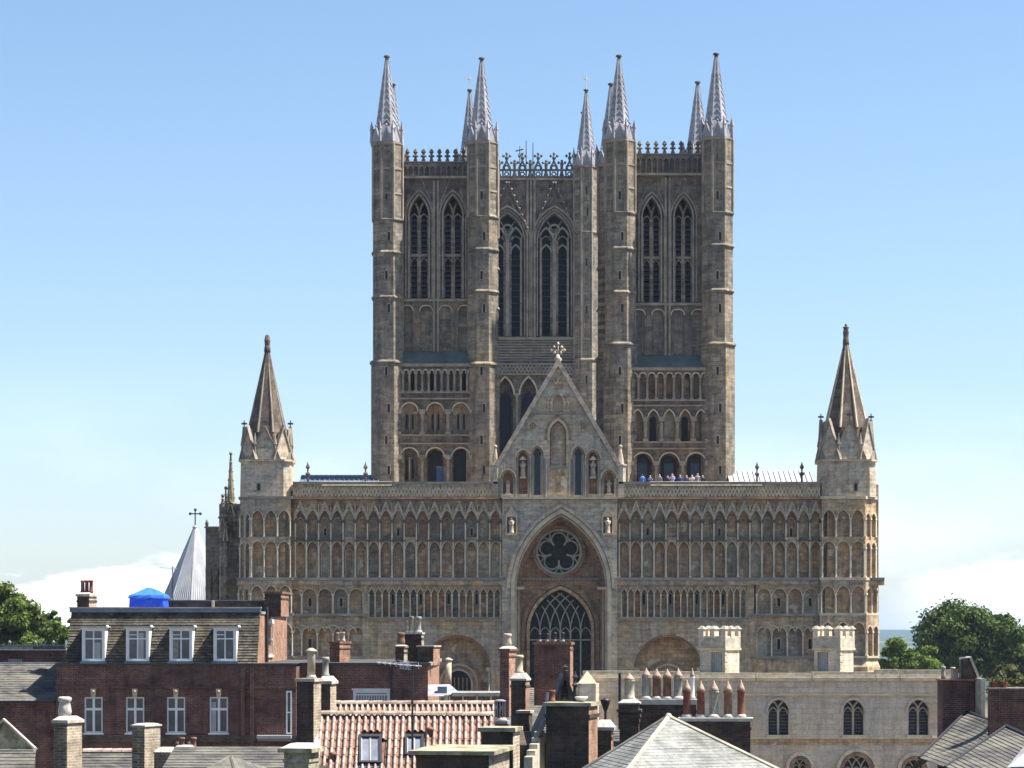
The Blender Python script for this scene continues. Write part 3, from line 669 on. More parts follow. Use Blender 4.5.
# towers ------------------------------------------------------------------
def belfry(mb_wall, mbw, x0, x1, z0, z1, cx, hw, zs, rise, zsill, y, depth, wm='tower_shade_stone', lights=2, louvres=True, trans=(), mull=.34):
    plate(mb_wall, x0, x1, z0, z1, cx, hw, zs, rise, zsill, y, y + depth, wm, 'tower_trim', 8)
    for k in range(2): ring(mb_wall, cx, hw + .01 + k * .28, zs, rise + .01 + k * .36, .12, y - .2 + k * .08, y + .01, zsill if k == 0 else zs - .05, 'tower_trim', 8)
    for s_ in (-1, 1):
        for q in (.06, .32): mb_wall.cyl(cx + s_ * (hw + q), y - .1, zsill, zs, .07, 6, 'tower_trim')
    # openwork gable above
    mb_wall.pline([(cx - hw - .5, zs + rise * .35), (cx, zs + rise + 1.9), (cx + hw + .5, zs + rise * .35)], .1, y - .1, y - .02, 'tower_stone')
    tracery(mbw, cx, hw, zs, rise, zsill, lights, .2, y + .35, y + .55, 'tower_stone', True, mull)
    for s_ in (-1, 1): mbw.box(cx + s_ * (hw - .06) - .06, cx + s_ * (hw - .06) + .06, y + .3, y + .6, zsill, zs + .1, 'tower_stone')
    for zt in trans:
        mbw.box(cx - hw, cx + hw, y + .33, y + .56, zt - .22, zt, 'tower_trim')
        for k in range(lights):
            lw = 2 * hw / lights; xm = cx - hw + (k + .5) * lw
            ar = arch_pts(xm, zt - 1.0, lw * .42, .72, 4); mbw.pline(ar, .09, y + .38, y + .5, 'tower_stone')
    mbw.prism([(cx - hw, zsill)] + arch_pts(cx, zs, hw, rise, 8) + [(cx + hw, zsill)], y + depth - .08, y + depth, 'dark_void')
    if louvres:
        z = zsill + .2
        while z < zs - .2:
            mbw.add([(cx - hw, y + .6, z), (cx + hw, y + .6, z), (cx + hw, y + .95, z + .3), (cx - hw, y + .95, z + .3), (cx - hw, y + .6, z + .05), (cx + hw, y + .6, z + .05), (cx + hw, y + .95, z + .35), (cx - hw, y + .95, z + .35)],
                    [(0, 1, 2, 3), (4, 5, 6, 7), (0, 1, 5, 4)], 'louvre'); z += .42

def spire(name, fr, cxp, halfp, yb_, ya, cy, parent, cr=None, dz=0.):
    """leaded octagonal spire, ring of little gables at its foot, herringbone rolls"""
    mb = MB('lead'); x = fr.x(cxp); s = fr.s; hw = halfp * s
    zb_, za = fr.z(yb_) + dz, fr.z(ya) + dz; h = za - zb_
    mb.lathe(x, cy, [(hw * 1.04, zb_ - .28), (hw * 1.1, zb_ - .16), (hw * 1.1, zb_)], 8, 'tower_trim', False, PI / 8)
    zg = zb_ + h * .20; n = 8
    prof = [(hw * .98, zb_), (hw * .9, zb_ + h * .1), (hw * .70, zg), (hw * .1, za - h * .045)]
    mb.lathe(x, cy, prof, 8, 'lead', False, PI / 8)
    def rad(z):
        for (r0, a), (r1, b) in zip(prof, prof[1:]):
            if a <= z <= b: return r0 + (r1 - r0) * (z - a) / (b - a)
        return prof[-1][0]
    for k in range(8):
        t0, t1 = PI / 8 + k * PI / 4, PI / 8 + (k + 1) * PI / 4; tm = (t0 + t1) / 2
        P_ = lambda t, z, o=.0: (x + (rad(z) + o) * math.cos(t), cy + (rad(z) + o) * math.sin(t), z)
        mb.tube(P_(t0, zg, .0), P_(t0, za - h * .05, .0), .055, 4, 'lead_mid')
        # gable on each face
        a, b = P_(t0, zb_ + .02, .05), P_(t1, zb_ + .02, .05); ap = (x + hw * .93 * math.cos(tm), cy + hw * .93 * math.sin(tm), zb_ + h * .17)
        mb.add([a, b, ap, (x + hw * .4 * math.cos(tm), cy + hw * .4 * math.sin(tm), zb_ + h * .17)], [(0, 1, 2), (0, 2, 3), (1, 2, 3)], 'lead')
        mb.tube(a, ap, .055, 4, 'lead_mid'); mb.tube(b, ap, .055, 4, 'lead_mid'); mb.ball(*ap[:2], ap[2] + .12, .11, 5, 'lead')
        c_ = P_(t0, zb_, .08); mb.lathe(c_[0], c_[1], [(.15, zb_), (.12, zb_ + h * .13), (.17, zb_ + h * .14), (.02, zb_ + h * .24)], 5, 'lead', False)
        for j in range(8):  # diagonal rolls up each face
            z = zg + j * h * .075
            if z + h * .06 > za - h * .1: break
            rz_ = lambda z, t: (rad(z) * math.cos(PI / 8) / max(.5, math.cos(t - tm)) + .02)
            for ta, tb2 in ((t0, tm), (t1, tm)):
                p = (x + rz_(z, ta) * math.cos(ta), cy + rz_(z, ta) * math.sin(ta), z); q = (x + rz_(z + h * .06, tb2) * math.cos(tb2), cy + rz_(z + h * .06, tb2) * math.sin(tb2), z + h * .06)
                mb.tube(p, q, .045, 3, 'lead_mid')
    mb.lathe(x, cy, [(hw * .12, za - h * .05), (hw * .1, za - h * .03), (hw * .2, za - h * .02), (hw * .2, za - h * .01), (hw * .17, za), (.02, za + .05)], 8, 'spire_stone', False)
    if cr:
        z = za + .02; mb.tube((x, cy, z), (x, cy, z + cr), .045, 5, 'gilt'); mb.tube((x - .3, cy, z + cr * .7), (x + .3, cy, z + cr * .7), .04, 5, 'gilt')
    return mb.obj(name, parent)

def turret(fr, cxp, halfp, ytop, steps, strings, slits, cy, parent, dz=0., base=8.0, wall='tower_stone', shafts=None, swt=None):
    """steps: (py, half px) from the top down"""
    mb = MB(wall); x = fr.x(cxp); s = fr.s
    tops = [ytop] + [a for a, _ in steps[1:]]
    for i, (py, hp) in enumerate(steps):
        bot = steps[i + 1][0] if i + 1 < len(steps) else None
        z1 = fr.z(py) + dz; z0 = base if bot is None else fr.z(bot) + dz
        octp(mb, x, cy, [(hp * s, z0), (hp * s, z1)], m=wall)
    for py, hp in strings:
        z = fr.z(py) + dz; octp(mb, x, cy, [(hp * s, z - .12), (hp * s + .13, z - .05), (hp * s + .13, z + .03), (hp * s - .02, z + .2)], m='tower_stone')
    if shafts:   # corner shafts and sunk panels of the belfry stage
        ya, yb_, hp = shafts
        for p in octa(x, cy, hp * s, hp * s * .586, 0): mb.cyl(p[0], p[1], fr.z(yb_) + dz, fr.z(ya) + dz, .13, 6, 'tower_trim')
        o = hp * s
        for zz in (.33, .66):
            z = fr.z(ya) + dz + (fr.z(yb_) - fr.z(ya)) * zz; octp(mb, x, cy, [(o + .05, z - .08), (o + .05, z + .08)], m='tower_trim')
        for s_ in (-.16, .16): mb.cyl(x + s_ * o * 1.6, cy - o, fr.z(yb_) + dz, fr.z(ya) + dz, .06, 5, 'tower_trim')
    for py, off in slits:
        hp = [h for p, h in steps if p <= py][-1]
        slit(mb, x + off * s, cy - hp * s, fr.z(py + 4) + dz, fr.z(py - 4) + dz, .2)
    return mb.obj('turret', parent)

def knobs(mb, fr, a, b, n, yb_, yt, y, m='tower_shade_stone'):
    for i in range(n):
        x = fr.x(a + (b - a) * (i + .5) / n); z0, z1 = fr.z(yb_), fr.z(yt); h = z1 - z0
        mb.box(x - .16, x + .16, y - .14, y + .14, z0, z0 + h * .25, m)
        mb.lathe(x, y, [(.12, z0 + h * .2), (.1, z0 + h * .38), (.27, z0 + h * .46), (.24, z0 + h * .54), (.1, z0 + h * .6), (.1, z0 + h * .68), (.21, z0 + h * .76), (.18, z0 + h * .84), (.08, z0 + h)], 6, m, False)
        zigzag(mb, x - .28, x + .28, 1, z0 - .02, z0 + h * .22, .08, y - .06, y + .06, m)

def west_tower(T, cl, cr_, hl, hr, ytl, ytr, apl, apr, yp0, yp1, wins, strl, strr, lw, off, label_side):
    s = T.s; wy = T.Y + 1.25; dep = 12.0
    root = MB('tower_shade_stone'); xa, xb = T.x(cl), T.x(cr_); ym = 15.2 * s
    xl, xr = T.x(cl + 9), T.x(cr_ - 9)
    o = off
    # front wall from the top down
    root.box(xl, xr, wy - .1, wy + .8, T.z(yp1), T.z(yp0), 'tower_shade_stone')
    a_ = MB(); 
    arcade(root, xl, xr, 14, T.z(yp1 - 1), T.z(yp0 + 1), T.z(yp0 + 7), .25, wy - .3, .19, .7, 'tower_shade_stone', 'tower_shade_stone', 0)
    root.box(xl, xr, wy - .42, wy, T.z(yp1 + 1.2), T.z(yp1 - 1), 'tower_trim')
    wz0, wz1 = T.z(350 + o), T.z(yp1 + 1)
    mid = (wins[0] + wins[1]) / 2
    wobs = []
    for i, wc in enumerate(wins):
        mbw = MB('tower_trim'); a = xl if i == 0 else T.x(mid); b = T.x(mid) if i == 0 else xr
        belfry(root, mbw, a, b, T.z(298 + o), wz1, T.x(wc), lw * s, T.z(214 + o * .5), 21 * s, T.z(296 + o), wy, 1.6, trans=(T.z(251 + o * .6),))
        wobs.append(mbw)
        # blind panels under the window
        arcade(root, a, b, 2 if True else 3, T.z(350 + o), T.z(298 + o), T.z(309 + o), 5 * s, wy, .3, .62, 'tower_shade_stone', 'tower_stone', 0, ringw=.09)
    for px_ in (cl + 14.5, mid - 2, mid + 2, cr_ - 14.5):
        root.cyl(T.x(px_), wy - .06, wz0, T.z(yp1 + 3), .11, 6, 'tower_trim')
    root.box(xl, xr, wy - .15, wy + .02, T.z(299.5 + o), T.z(297 + o), 'tower_trim')
    zs0, zs1 = T.z(363 + o), T.z(350 + o)
    root.add([(xl, wy - .9, zs0), (xr, wy - .9, zs0), (xr, wy + .02, zs1), (xl, wy + .02, zs1)], [(0, 1, 2, 3)], 'green_lead')
    root.box(xl, xr, wy - .95, wy + 1, T.z(366 + o), zs0, 'tower_trim')
    ly = wy - .75
    if label_side == 'L':
        st = [(366, 391, 12, .62, 0), (391, 399, 0, 0, 0), (399, 434, 3, .62, 1), (434, 444, 0, 0, 0), (444, 484, 3, .66, 2)]
    else:
        st = [(369, 399, 9, .66, 0), (399, 406, 0, 0, 0), (406, 441, 5, .62, 1), (441, 449, 0, 0, 0), (449, 484, 3, .72, 3)]
    for t_, b_, n_, fr_, kind_ in st:
        if n_ == 0:
            root.box(xl, xr, ly - .04, ly + 1.2, T.z(b_), T.z(t_), 'tower_shade_stone'); root.box(xl, xr, ly - .2, ly, T.z(t_ + 1.6), T.z(t_), 'tower_trim'); root.box(xl, xr, ly - .2, ly, T.z(b_), T.z(b_ - 1.6), 'tower_trim'); continue
        w = (xr - xl) / n_; zt = T.z(t_); zb = T.z(b_)
        rise = w * fr_ / 2 * (1.0 if kind_ in (0, 1, 2, 3) else 1.4)
        if kind_ == 1 and label_side == 'R': rise *= 1.7
        zsp = zt - rise - .32
        arcade(root, xl, xr, n_, zb, zt, zsp, rise, ly, .75, fr_, 'tower_shade_stone', 'niche_stone' if kind_ < 2 else 'tower_shade_stone', .1 if n_ > 6 else .15, 'tower_trim', seg=6, ringw=.12)
        if kind_ in (1, 2, 3):
            for i in range(n_):
                cx = xl + (i + .5) * w
                if kind_ == 1 and label_side == 'R' and i not in (1, 3): continue
                hw = w * fr_ / 2 * (.6 if kind_ == 1 else .8)
                if kind_ == 3 or (kind_ == 1 and label_side == 'R') or (kind_ == 2 and i > 0):
                    root.prism([(cx - hw, zb + .02)] + arch_pts(cx, zsp - .05, hw, hw * 1.1, 5) + [(cx + hw, zb + .02)], ly + .66, ly + .74, 'dark_void')
                    if kind_ == 3: root.box(cx - hw * .6, cx + hw * .6, ly + .6, ly + .67, zb + .1, zsp, 'blue_glass')
                else:
                    for q in (-.25, .25): root.box(cx + q - .06, cx + q + .06, ly + .66, ly + .76, zb + .5, zsp - .2, 'dark_void')
                    root.cyl(cx, ly + .5, zb, zsp, .1, 6, 'tower_trim')
        elif n_ > 10:
            for i in (2, 5, 10): cx = xl + (i + .5) * w; root.box(cx - .16, cx + .16, ly + .7, ly + .76, zb + .2, zsp, 'dark_void')
    # side and back walls, with the same openings seen from the flank
    cyF = T.Y + 1.3; cyB = T.Y + dep
    zt_ = T.z(yp0)
    for xx, sg in ((xa - .3, 1), (xb + .3, -1)):
        root.box(min(xx, xx + sg * .8), max(xx, xx + sg * .8), wy, cyB, 8, zt_, 'tower_stone')
    root.box(xa, xb, cyB - .8, cyB, 8, zt_, 'tower_stone')
    root.box(xa + .5, xb - .5, wy + .8, cyB - .8, zt_ - 1.6, zt_ - 1.3, 'lead_dark')
    root.box(xl, xr, ly + .8, ly + 1.3, 8, T.z(366 + o), 'tower_stone')
    root.box(xl, xr, wy + 1.62, wy + 1.9, T.z(366 + o), T.z(yp1), 'dark_void')
    tw = root.obj('west_tower', cath)
    for w_ in wobs: w_.obj('belfry_window', tw)
    if label_side == 'L':
        d = MB('blue_door'); x = T.x(440.5); d.box(x - .38, x + .38, ly + .5, ly + .6, T.z(484), T.z(466.5), 'blue_door'); d.box(x - .4, x + .4, ly + .45, ly + .62, T.z(466.5), T.z(465.7), 'tower_trim'); d.obj('door', tw)
    pp = MB('tower_shade_stone'); knobs(pp, T, cl + 15.5, cr_ - 15.5, 8 if label_side == 'L' else 8, yp0, yp0 - 14, wy + .1)
    pp.box(xl, xr, wy - .2, wy + .35, T.z(yp0) + .002, T.z(yp0 - 1.2), 'tower_trim')
    for i in range(9): # flank knobs
        y = wy + 1.2 + i * 1.05
        for xx in (xa, xb): pp.lathe(xx, y, [(.1, zt_), (.1, zt_ + .4), (.3, zt_ + .55), (.1, zt_ + .75), (.24, zt_ + .95), (.06, zt_ + 1.2)], 5, 'tower_shade_stone', False)
    pp.obj('parapet', tw)
    for cxp, h, yt, ap, strs, drift in ((cl, hl, ytl, apl, strl, 0 if label_side == 'L' else -3), (cr_, hr, ytr, apr, strr, -9 if label_side == 'R' else 0)):
        stp = [(yt, h), (strs[0], h + .4), (strs[-1], h + 2.2)]
        sts = [(y_, h + (0 if i == 0 else .4 if i < len(strs) - 1 else 2.2)) for i, y_ in enumerate(strs)]
        for j, cy in enumerate((cyF, cyB)):
            cxp += drift * j
            turret(T, cxp, h, yt, stp, sts, [(y_, 1.5 if i % 2 else -1) for i, y_ in enumerate((195, 236, 275, 308, 371, 408, 440, 470))], cy, tw, base=8, shafts=(yt + 2, strs[0] - 1, h), dz=0)
            spire('spire', T, cxp - 1.2, h + 1.3, yt, ap, cy, tw)
    return tw
T = Fr(207)
west_tower(T, 387.3, 482.6, 14.5, 14.5, 141, 140, 52, 54, 160, 175, (418.5, 452.5), [219, 252, 297, 362], [216, 249, 291, 364], 9.4, 0, 'L')
west_tower(T, 620.8, 718.6, 14.5, 14.8, 138, 136, 51.5, 49.5, 152, 172, (652.5, 684.5), [212, 248, 292, 344], [212, 245, 290, 344], 9.0, 4, 'R')

# crossing tower, far behind
K = Fr(276); ks = K.s
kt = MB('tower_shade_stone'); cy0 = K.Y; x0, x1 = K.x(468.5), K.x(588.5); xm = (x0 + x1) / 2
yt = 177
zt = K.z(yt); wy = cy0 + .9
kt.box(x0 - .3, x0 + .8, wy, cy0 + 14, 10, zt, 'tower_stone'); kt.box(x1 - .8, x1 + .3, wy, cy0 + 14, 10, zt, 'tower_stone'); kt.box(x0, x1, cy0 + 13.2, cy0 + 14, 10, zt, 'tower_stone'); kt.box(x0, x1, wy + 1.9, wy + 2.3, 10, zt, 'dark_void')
kws = []
for i, wc in enumerate((507.5, 554.5)):
    mw = MB('tower_trim'); a = x0 + .3 if i == 0 else K.x(531); b = K.x(531) if i == 0 else x1 - .3
    belfry(kt, mw, a, b, K.z(337), zt, K.x(wc), 16.5 * ks, K.z(240), 28 * ks, K.z(335), wy, 1.8, louvres=False, mull=.9)
    mw.box(K.x(wc) - .2, K.x(wc) + .2, wy + .15, wy + .36, K.z(335), K.z(238), 'tower_trim')
    for s_ in (-1, 1): mw.box(K.x(wc) + s_ * 14.8 * ks - .26, K.x(wc) + s_ * 14.8 * ks + .26, wy + .2, wy + .6, K.z(335), K.z(236), 'tower_trim')
    for q in (-8.2, 8.2): # sub-arches over each light
        ring(mw, K.x(wc + q), 6.6 * ks, K.z(240), 13 * ks, .2, wy + .2, wy + .5, K.z(335), 'tower_trim', 6)
        ring(mw, K.x(wc + q), 4.6 * ks, K.z(252), 8 * ks, .16, wy + .25, wy + .5, K.z(252), 'tower_trim', 6)
        z = K.z(335) + .3
        while z < K.z(256): mw.box(K.x(wc + q) - 6.5 * ks, K.x(wc + q) + 6.5 * ks, wy + .9, wy + 1.1, z, z + .05, 'louvre'); z += .7
    mw.pline(circ(K.x(wc), K.z(228), 5.0 * ks, 14), .2, wy + .18, wy + .5, 'tower_trim', True)
    mw.prism(arch_pts(K.x(wc), K.z(238), 6 * ks, 12 * ks, 5), wy + .52, wy + .8, 'green_lead')
    kws.append(mw)
    ring(kt, K.x(wc), 22 * ks, K.z(240), 34 * ks, .2, wy - .3, wy + .01, K.z(335), 'tower_trim', 8)
    kt.pline([(K.x(wc - 24), K.z(238)), (K.x(wc), K.z(180)), (K.x(wc + 24), K.z(238))], .12, wy - .25, wy - .02, 'tower_stone')
    for s_ in (-1, 1):
        for q in range(9): t = (q + .5) / 9; kt.ball(K.x(wc + s_ * 24 * (1 - t)), wy - .4, K.z(238 - 58 * t) + .15, .13, 5, 'tower_trim')
for px_ in (478, 488, 527.5, 531, 534.5, 575, 582): kt.cyl(K.x(px_), wy - .12, K.z(337), zt, .16, 6, 'tower_trim')
kt.box(x0, x1, wy - .35, wy + .2, K.z(339), K.z(336.6), 'tower_trim'); kt.box(x0, x1, wy - .3, wy + .5, K.z(yt + 1.8), zt, 'tower_trim')
kt.box(x0, x1, wy - .02, wy + 1.2, K.z(363), K.z(339), 'tower_shade_stone')
for k in range(8): kt.box(x0, x1, wy - .06, wy - .02, K.z(360 - k * 2.7), K.z(359 - k * 2.7), 'tower_trim')
kt.box(x0, x1, wy - .5, wy + 1, K.z(373), K.z(363), 'tower_shade_stone'); kt.box(x0, x1, wy - .65, wy, K.z(364.4), K.z(363), 'tower_trim'); kt.box(x0, x1, wy - .65, wy, K.z(374.5), K.z(373), 'tower_trim')
zigzag(kt, x0, x1, 16, K.z(372), K.z(365.5), .14, wy - .6, wy - .5, 'tower_trim'); zigzag(kt, x0, x1, 16, K.z(365.5), K.z(372), .14, wy - .58, wy - .49, 'tower_trim')
arcade(kt, x0 + .2, x1 - .2, 5, K.z(480), K.z(374.5), K.z(394), 17 * ks, wy - .1, 1.2, .7, 'tower_shade_stone', 'tower_shade_stone', .14, 'tower_trim', seg=6, ringw=.2)
for i in range(5):
    cx = x0 + .2 + (i + .5) * (x1 - x0 - .4) / 5; kt.prism([(cx - .6, K.z(450))] + arch_pts(cx, K.z(400), .6, 1.2, 4) + [(cx + .6, K.z(450))], wy + .9, wy + 1.05, 'dark_void')
ktw = kt.obj('crossing_tower', cath)
for w_ in kws: w_.obj('belfry_window', ktw)
pp = MB('tower_shade_stone'); i = 0; px_ = 475.0
while px_ < 582:
    cx = K.x(px_); z0 = zt; big = i % 2 == 0; h = (20 if big else 14) * ks
    if big:
        pp.pline([(cx - 3.6 * ks, z0 + 1.5 * ks), (cx - 3.9 * ks, z0 + 8 * ks), (cx - 2.9 * ks, z0 + 12 * ks), (cx - .8 * ks, z0 + 15.5 * ks), (cx, z0 + 18 * ks), (cx + .8 * ks, z0 + 15.5 * ks), (cx + 2.9 * ks, z0 + 12 * ks), (cx + 3.9 * ks, z0 + 8 * ks), (cx + 3.6 * ks, z0 + 1.5 * ks)], .19, wy - .12, wy + .12)
        pp.pline(circ(cx, z0 + 10.6 * ks, 2.4 * ks, 8), .13, wy - .08, wy + .08, None, True); pp.pline(circ(cx, z0 + 4.4 * ks, 2.2 * ks, 6), .13, wy - .081, wy + .081, None, True)
    else:
        pp.cyl(cx, wy, z0, z0 + h, .16, 6)
        for q in (-2.2, 2.2): pp.pline([(cx + q * ks, z0 + 1.2 * ks), (cx + q * .6 * ks, z0 + 4.5 * ks), (cx, z0 + 6.5 * ks)], .12, wy - .07, wy + .07)
    pp.tube((cx, wy, z0 + h * .9), (cx, wy, z0 + h * 1.25), .11, 5, None, .06)
    pp.ball(cx, wy, z0 + h * 1.03, .24, 5); pp.ball(cx, wy, z0 + h * 1.24, .17, 5)
    for q in (-.36, .36): pp.ball(cx + q, wy, z0 + h * 1.13, .17, 5)
    px_ += 7.9; i += 1
for q, w_ in ((1.0, .3), (8.3, .22)): pp.box(x0, x1, wy - .1, wy + .1, zt + q * ks - w_ / 2 + .02, zt + q * ks + w_ / 2, 'tower_shade_stone')
pp.obj('parapet', ktw)
for px_, t_ in ((520, 134), (526.5, 128), (533.5, 130)):
    mb = MB('black_iron'); x = K.x(px_); mb.tube((x, K.Y + 7, K.z(184)), (x, K.Y + 7, K.z(t_)), .09, 5, None, .04)
    if px_ < 522: mb.tube((x - .5, K.Y + 7, K.z(139)), (x + .4, K.Y + 7, K.z(137)), .08, 4); mb.ball(x, K.Y + 7, K.z(143), .2, 6)
    mb.obj('lightning_rod', ktw)
for cxp, hp in ((469.5, 12.5), (586.5, 12.3)):
    for j, cy in enumerate((cy0 + 1.2, cy0 + 13.2)):
        turret(K, cxp, hp, 166, [(166, hp), (240, hp + .3), (360, hp + 1.2)], [(166.5, hp), (360, hp + 1.2), (232, hp), (420, hp + 1)], [(190, 0), (212, 1), (262, 0), (310, 0), (380, 0), (440, 0)], cy, ktw, base=8, shafts=(168, 358, hp))
        spire('spire', K, cxp, hp + .9, 165, 87, cy, ktw, cr=1.6 if j == 0 else None)

# nave, aisles and low lead roofs behind the screen
nv = MB('tower_stone')
nv.box(ax(505), ax(612), 202, 204, az(496), az(470), 'gable_stone')
nv.box(ax(500), ax(618), 204, 276, 0, az(468), 'tower_stone')
nv.prism([(ax(500), az(468)), (ax(618), az(468)), (ax(558.5), az(392))], 212, 275.5, 'lead')
nv.box(ax(290), ax(830), 205, 215, 0, az(486), 'tower_stone')
nv.box(ax(390), ax(730), 215, 300, 0, az(486), 'tower_stone')
nv.obj('nave', cath)
for a, b, zt_, mt, sd in ((293, 374, 469.5, 'lead_dark', -1), (736, 822, 464.5, 'lead_pale', 1)):  # lead darkened for the shadowed left roof, paled for the sunlit right one
    mb = MB(mt); xa, xb = ax(a), ax(b); za, zb = az(486), az(zt_)
    mb.add([(xa, 204.2, za), (xb, 204.2, za), (xb, 208.4, zb), (xa, 208.4, zb), (xa, 212.6, za), (xb, 212.6, za)], [(0, 1, 2, 3), (3, 2, 5, 4), (0, 3, 4), (1, 2, 5)], mt)
    n = 16
    for i in range(n + 1):
        x = xa + (xb - xa) * i / n; mb.tube((x, 204.15, za + .04), (x, 208.4, zb + .05), .05, 4, mt)
    if sd < 0: mb.box(xa, xb, 208.35, 208.5, zb - .05, zb + .1, 'grey_paint')
    mb.obj('lead_roof', cath)
for px_ in (307, 365, 758, 803):
    mb = MB('spire_stone'); x = ax(px_); finial(mb, x, 200.8, az(482), 21 * as_, .22, 'spire_stone'); mb.obj('finial', cath)

# chapel block and buttress pinnacles on the north side
ch = MB('tower_stone'); B_ = Fr(206)
B_.box(ch, 205.5, 224, 528, 780, 0, 6, 'tower_stone'); B_.box(ch, 204.5, 225, 526.5, 528, -.2, 6.2, 'tower_trim')
B_.box(ch, 206, 224, 567, 569, -.2, 0, 'tower_trim')
for px_ in (209, 216, 223): ch.box(B_.x(px_) - .18, B_.x(px_) + .18, 205.7, 206, 0, B_.z(569), 'tower_stone')
B_.box(ch, 222, 246, 505, 780, -2, 4, 'tower_stone')
ch.lathe(B_.x(206.5), 206.2, [(.12, B_.z(527)), (.16, B_.z(523)), (.02, B_.z(519))], 5, 'spire_stone')
cho = ch.obj('chapel', cath)
for cxp, hp, b, t, yy in ((225.5, 3.2, 520, 497, 204), (233, 4.6, 506, 455, 204.4), (229.5, 2.2, 530, 490, 203.3)):
    mb = MB('tower_stone'); x = B_.x(cxp); hw = hp * B_.s
    octp(mb, x, yy, [(hw, B_.z(600)), (hw, B_.z(b)), (hw + .1, B_.z(b - .5)), (hw + .1, B_.z(b - 2)), (hw * .8, B_.z(b - 3)), (.06, B_.z(t))], m='tower_stone')
    mb.ball(x, yy, B_.z(t), .16, 5, 'tower_stone')
    for s_ in (-1, 1):
        for q in range(5): f_ = (q + .5) / 5.5; mb.ball(x + s_ * hw * .8 * (1 - f_), yy - .05, B_.z(b - 3) + (B_.z(t) - B_.z(b - 3)) * f_, .1, 5, 'tower_trim')
    mb.pline([(x - hw, B_.z(b + 12)), (x, B_.z(b - 4)), (x + hw, B_.z(b + 12))], .12, yy - hw - .1, yy - hw + .1, 'trim_stone')
    mb.obj('pinnacle', cho)
# ------------------------------------------------------------------ chapter house
Hc = Fr(262)
c = thing('chapter_house', (Hc.x(188), 268, 0), 'ten-sided stone building under a tall pale lead pyramid roof with a cross on its tip', 'building')
mb = MB('tower_stone'); x = Hc.x(188); r = 31 * Hc.s
mb.lathe(x, 268, [(r, 0), (r, Hc.z(606)), (r + .3, Hc.z(605.5)), (r + .3, Hc.z(603))], 10, 'tower_stone', False, .32); mb.obj('wall', c)
mb = MB('lead_pale'); zb_, zt_ = Hc.z(603), Hc.z(523); mb.lathe(x, 268, [(r + .5, zb_), (.12, zt_)], 10, 'lead_pale', False, .32)
for k in range(10):
    t0 = .32 + 2 * PI * k / 10; t1 = t0 + 2 * PI / 10
    for q in range(9):
        f_ = q / 9; bx = (r + .5) * (math.cos(t0) * (1 - f_) + math.cos(t1) * f_); by = (r + .5) * (math.sin(t0) * (1 - f_) + math.sin(t1) * f_)
        e = .03 if q == 0 else abs(f_ - .5) * .5 + .25
        if q and q % 2 == 0: e = max(e, .4)
        mb.tube((x + bx, 268 + by, zb_ + .05), (x + bx * e, 268 + by * e, zb_ + (zt_ - zb_) * (1 - e)), .07 if q == 0 else .045, 4)
mb.obj('roof', c)
mb = MB('black_iron'); mb.lathe(x, 268, [(.2, zt_ - .4), (.32, zt_ - .2), (.1, zt_)], 6, 'lead_pale'); zc = Hc.z(507)
mb.tube((x, 268, zt_ - .1), (x, 268, zc), .07, 5); zz = Hc.z(511); mb.tube((x - .55, 268, zz), (x + .55, 268, zz), .07, 5)
for p in ((-.55, zz), (.55, zz), (0, zc)): mb.ball(x + p[0], 268, p[1], .17, 5)
mb.obj('cross', c)

# ------------------------------------------------------------------ helpers for the town
def holes_wall(mb, x0, x1, z0, z1, y, t, holes, m=None, mr=None):
    xs = sorted({x0, x1, *[h[0] for h in holes], *[h[1] for h in holes]}); zs = sorted({z0, z1, *[h[2] for h in holes], *[h[3] for h in holes]})
    for a, b in zip(xs, xs[1:]):
        for c_, d in zip(zs, zs[1:]):
            mx, mz = (a + b) / 2, (c_ + d) / 2
            if any(h[0] < mx < h[1] and h[2] < mz < h[3] for h in holes): continue
            mb.quad((a, y, c_), (b, y, c_), (b, y, d), (a, y, d), m)
    for h in holes:
        a, b, c_, d = h[:4]
        for q in (((a, c_), (b, c_)), ((b, c_), (b, d)), ((b, d), (a, d)), ((a, d), (a, c_))):
            (p0, r0), (p1, r1) = q; mb.quad((p0, y, r0), (p1, y, r1), (p1, y + t, r1), (p0, y + t, r0), mr or m)
def sash(mb, x0, x1, z0, z1, y, fw=.07, cols=2, tr=.68, rows=0, mf='white_paint', mg='window_glass', tb=None):
    if mg == 'window_glass' and cols == 2 and random.random() < .55:
        k = random.choice((0, 1)); u = x0 + fw + (x1 - x0 - 2 * fw) * (.02 + .5 * k); mb.box(u, u + (x1 - x0) * random.uniform(.12, .38), y + .036, y + .044, z0 + .03, z0 + (z1 - z0) * random.uniform(.55, .97), random.choice(('grey_clay', 'brown_clay', 'grey_paint')))
    """framed window set at depth y: outer frame, mullions, transom, glass"""
    for a, b, c_, d in ((x0, x0 + fw, z0, z1), (x1 - fw, x1, z0, z1), (x0 + fw, x1 - fw, z0, z0 + fw), (x0 + fw, x1 - fw, z1 - fw, z1)): mb.box(a, b, y, y + .07, c_, d, mf)
    for k in range(1, cols): x = x0 + (x1 - x0) * k / cols; mb.box(x - (tb or fw) / 2, x + (tb or fw) / 2, y + .008, y + .06, z0 + fw, z1 - fw, mf)
    if tr: z = z0 + (z1 - z0) * tr; mb.box(x0 + fw, x1 - fw, y + .003, y + .063, z - (tb or fw) / 2, z + (tb or fw) / 2, mf)
    for k in range(1, rows): z = z0 + (z1 - z0) * k / rows; mb.box(x0 + fw, x1 - fw, y + .02, y + .055, z - .012, z + .012, mf)
    mb.box(x0 + .02, x1 - .02, y + .045, y + .055, z0 + .02, z1 - .02, mg)
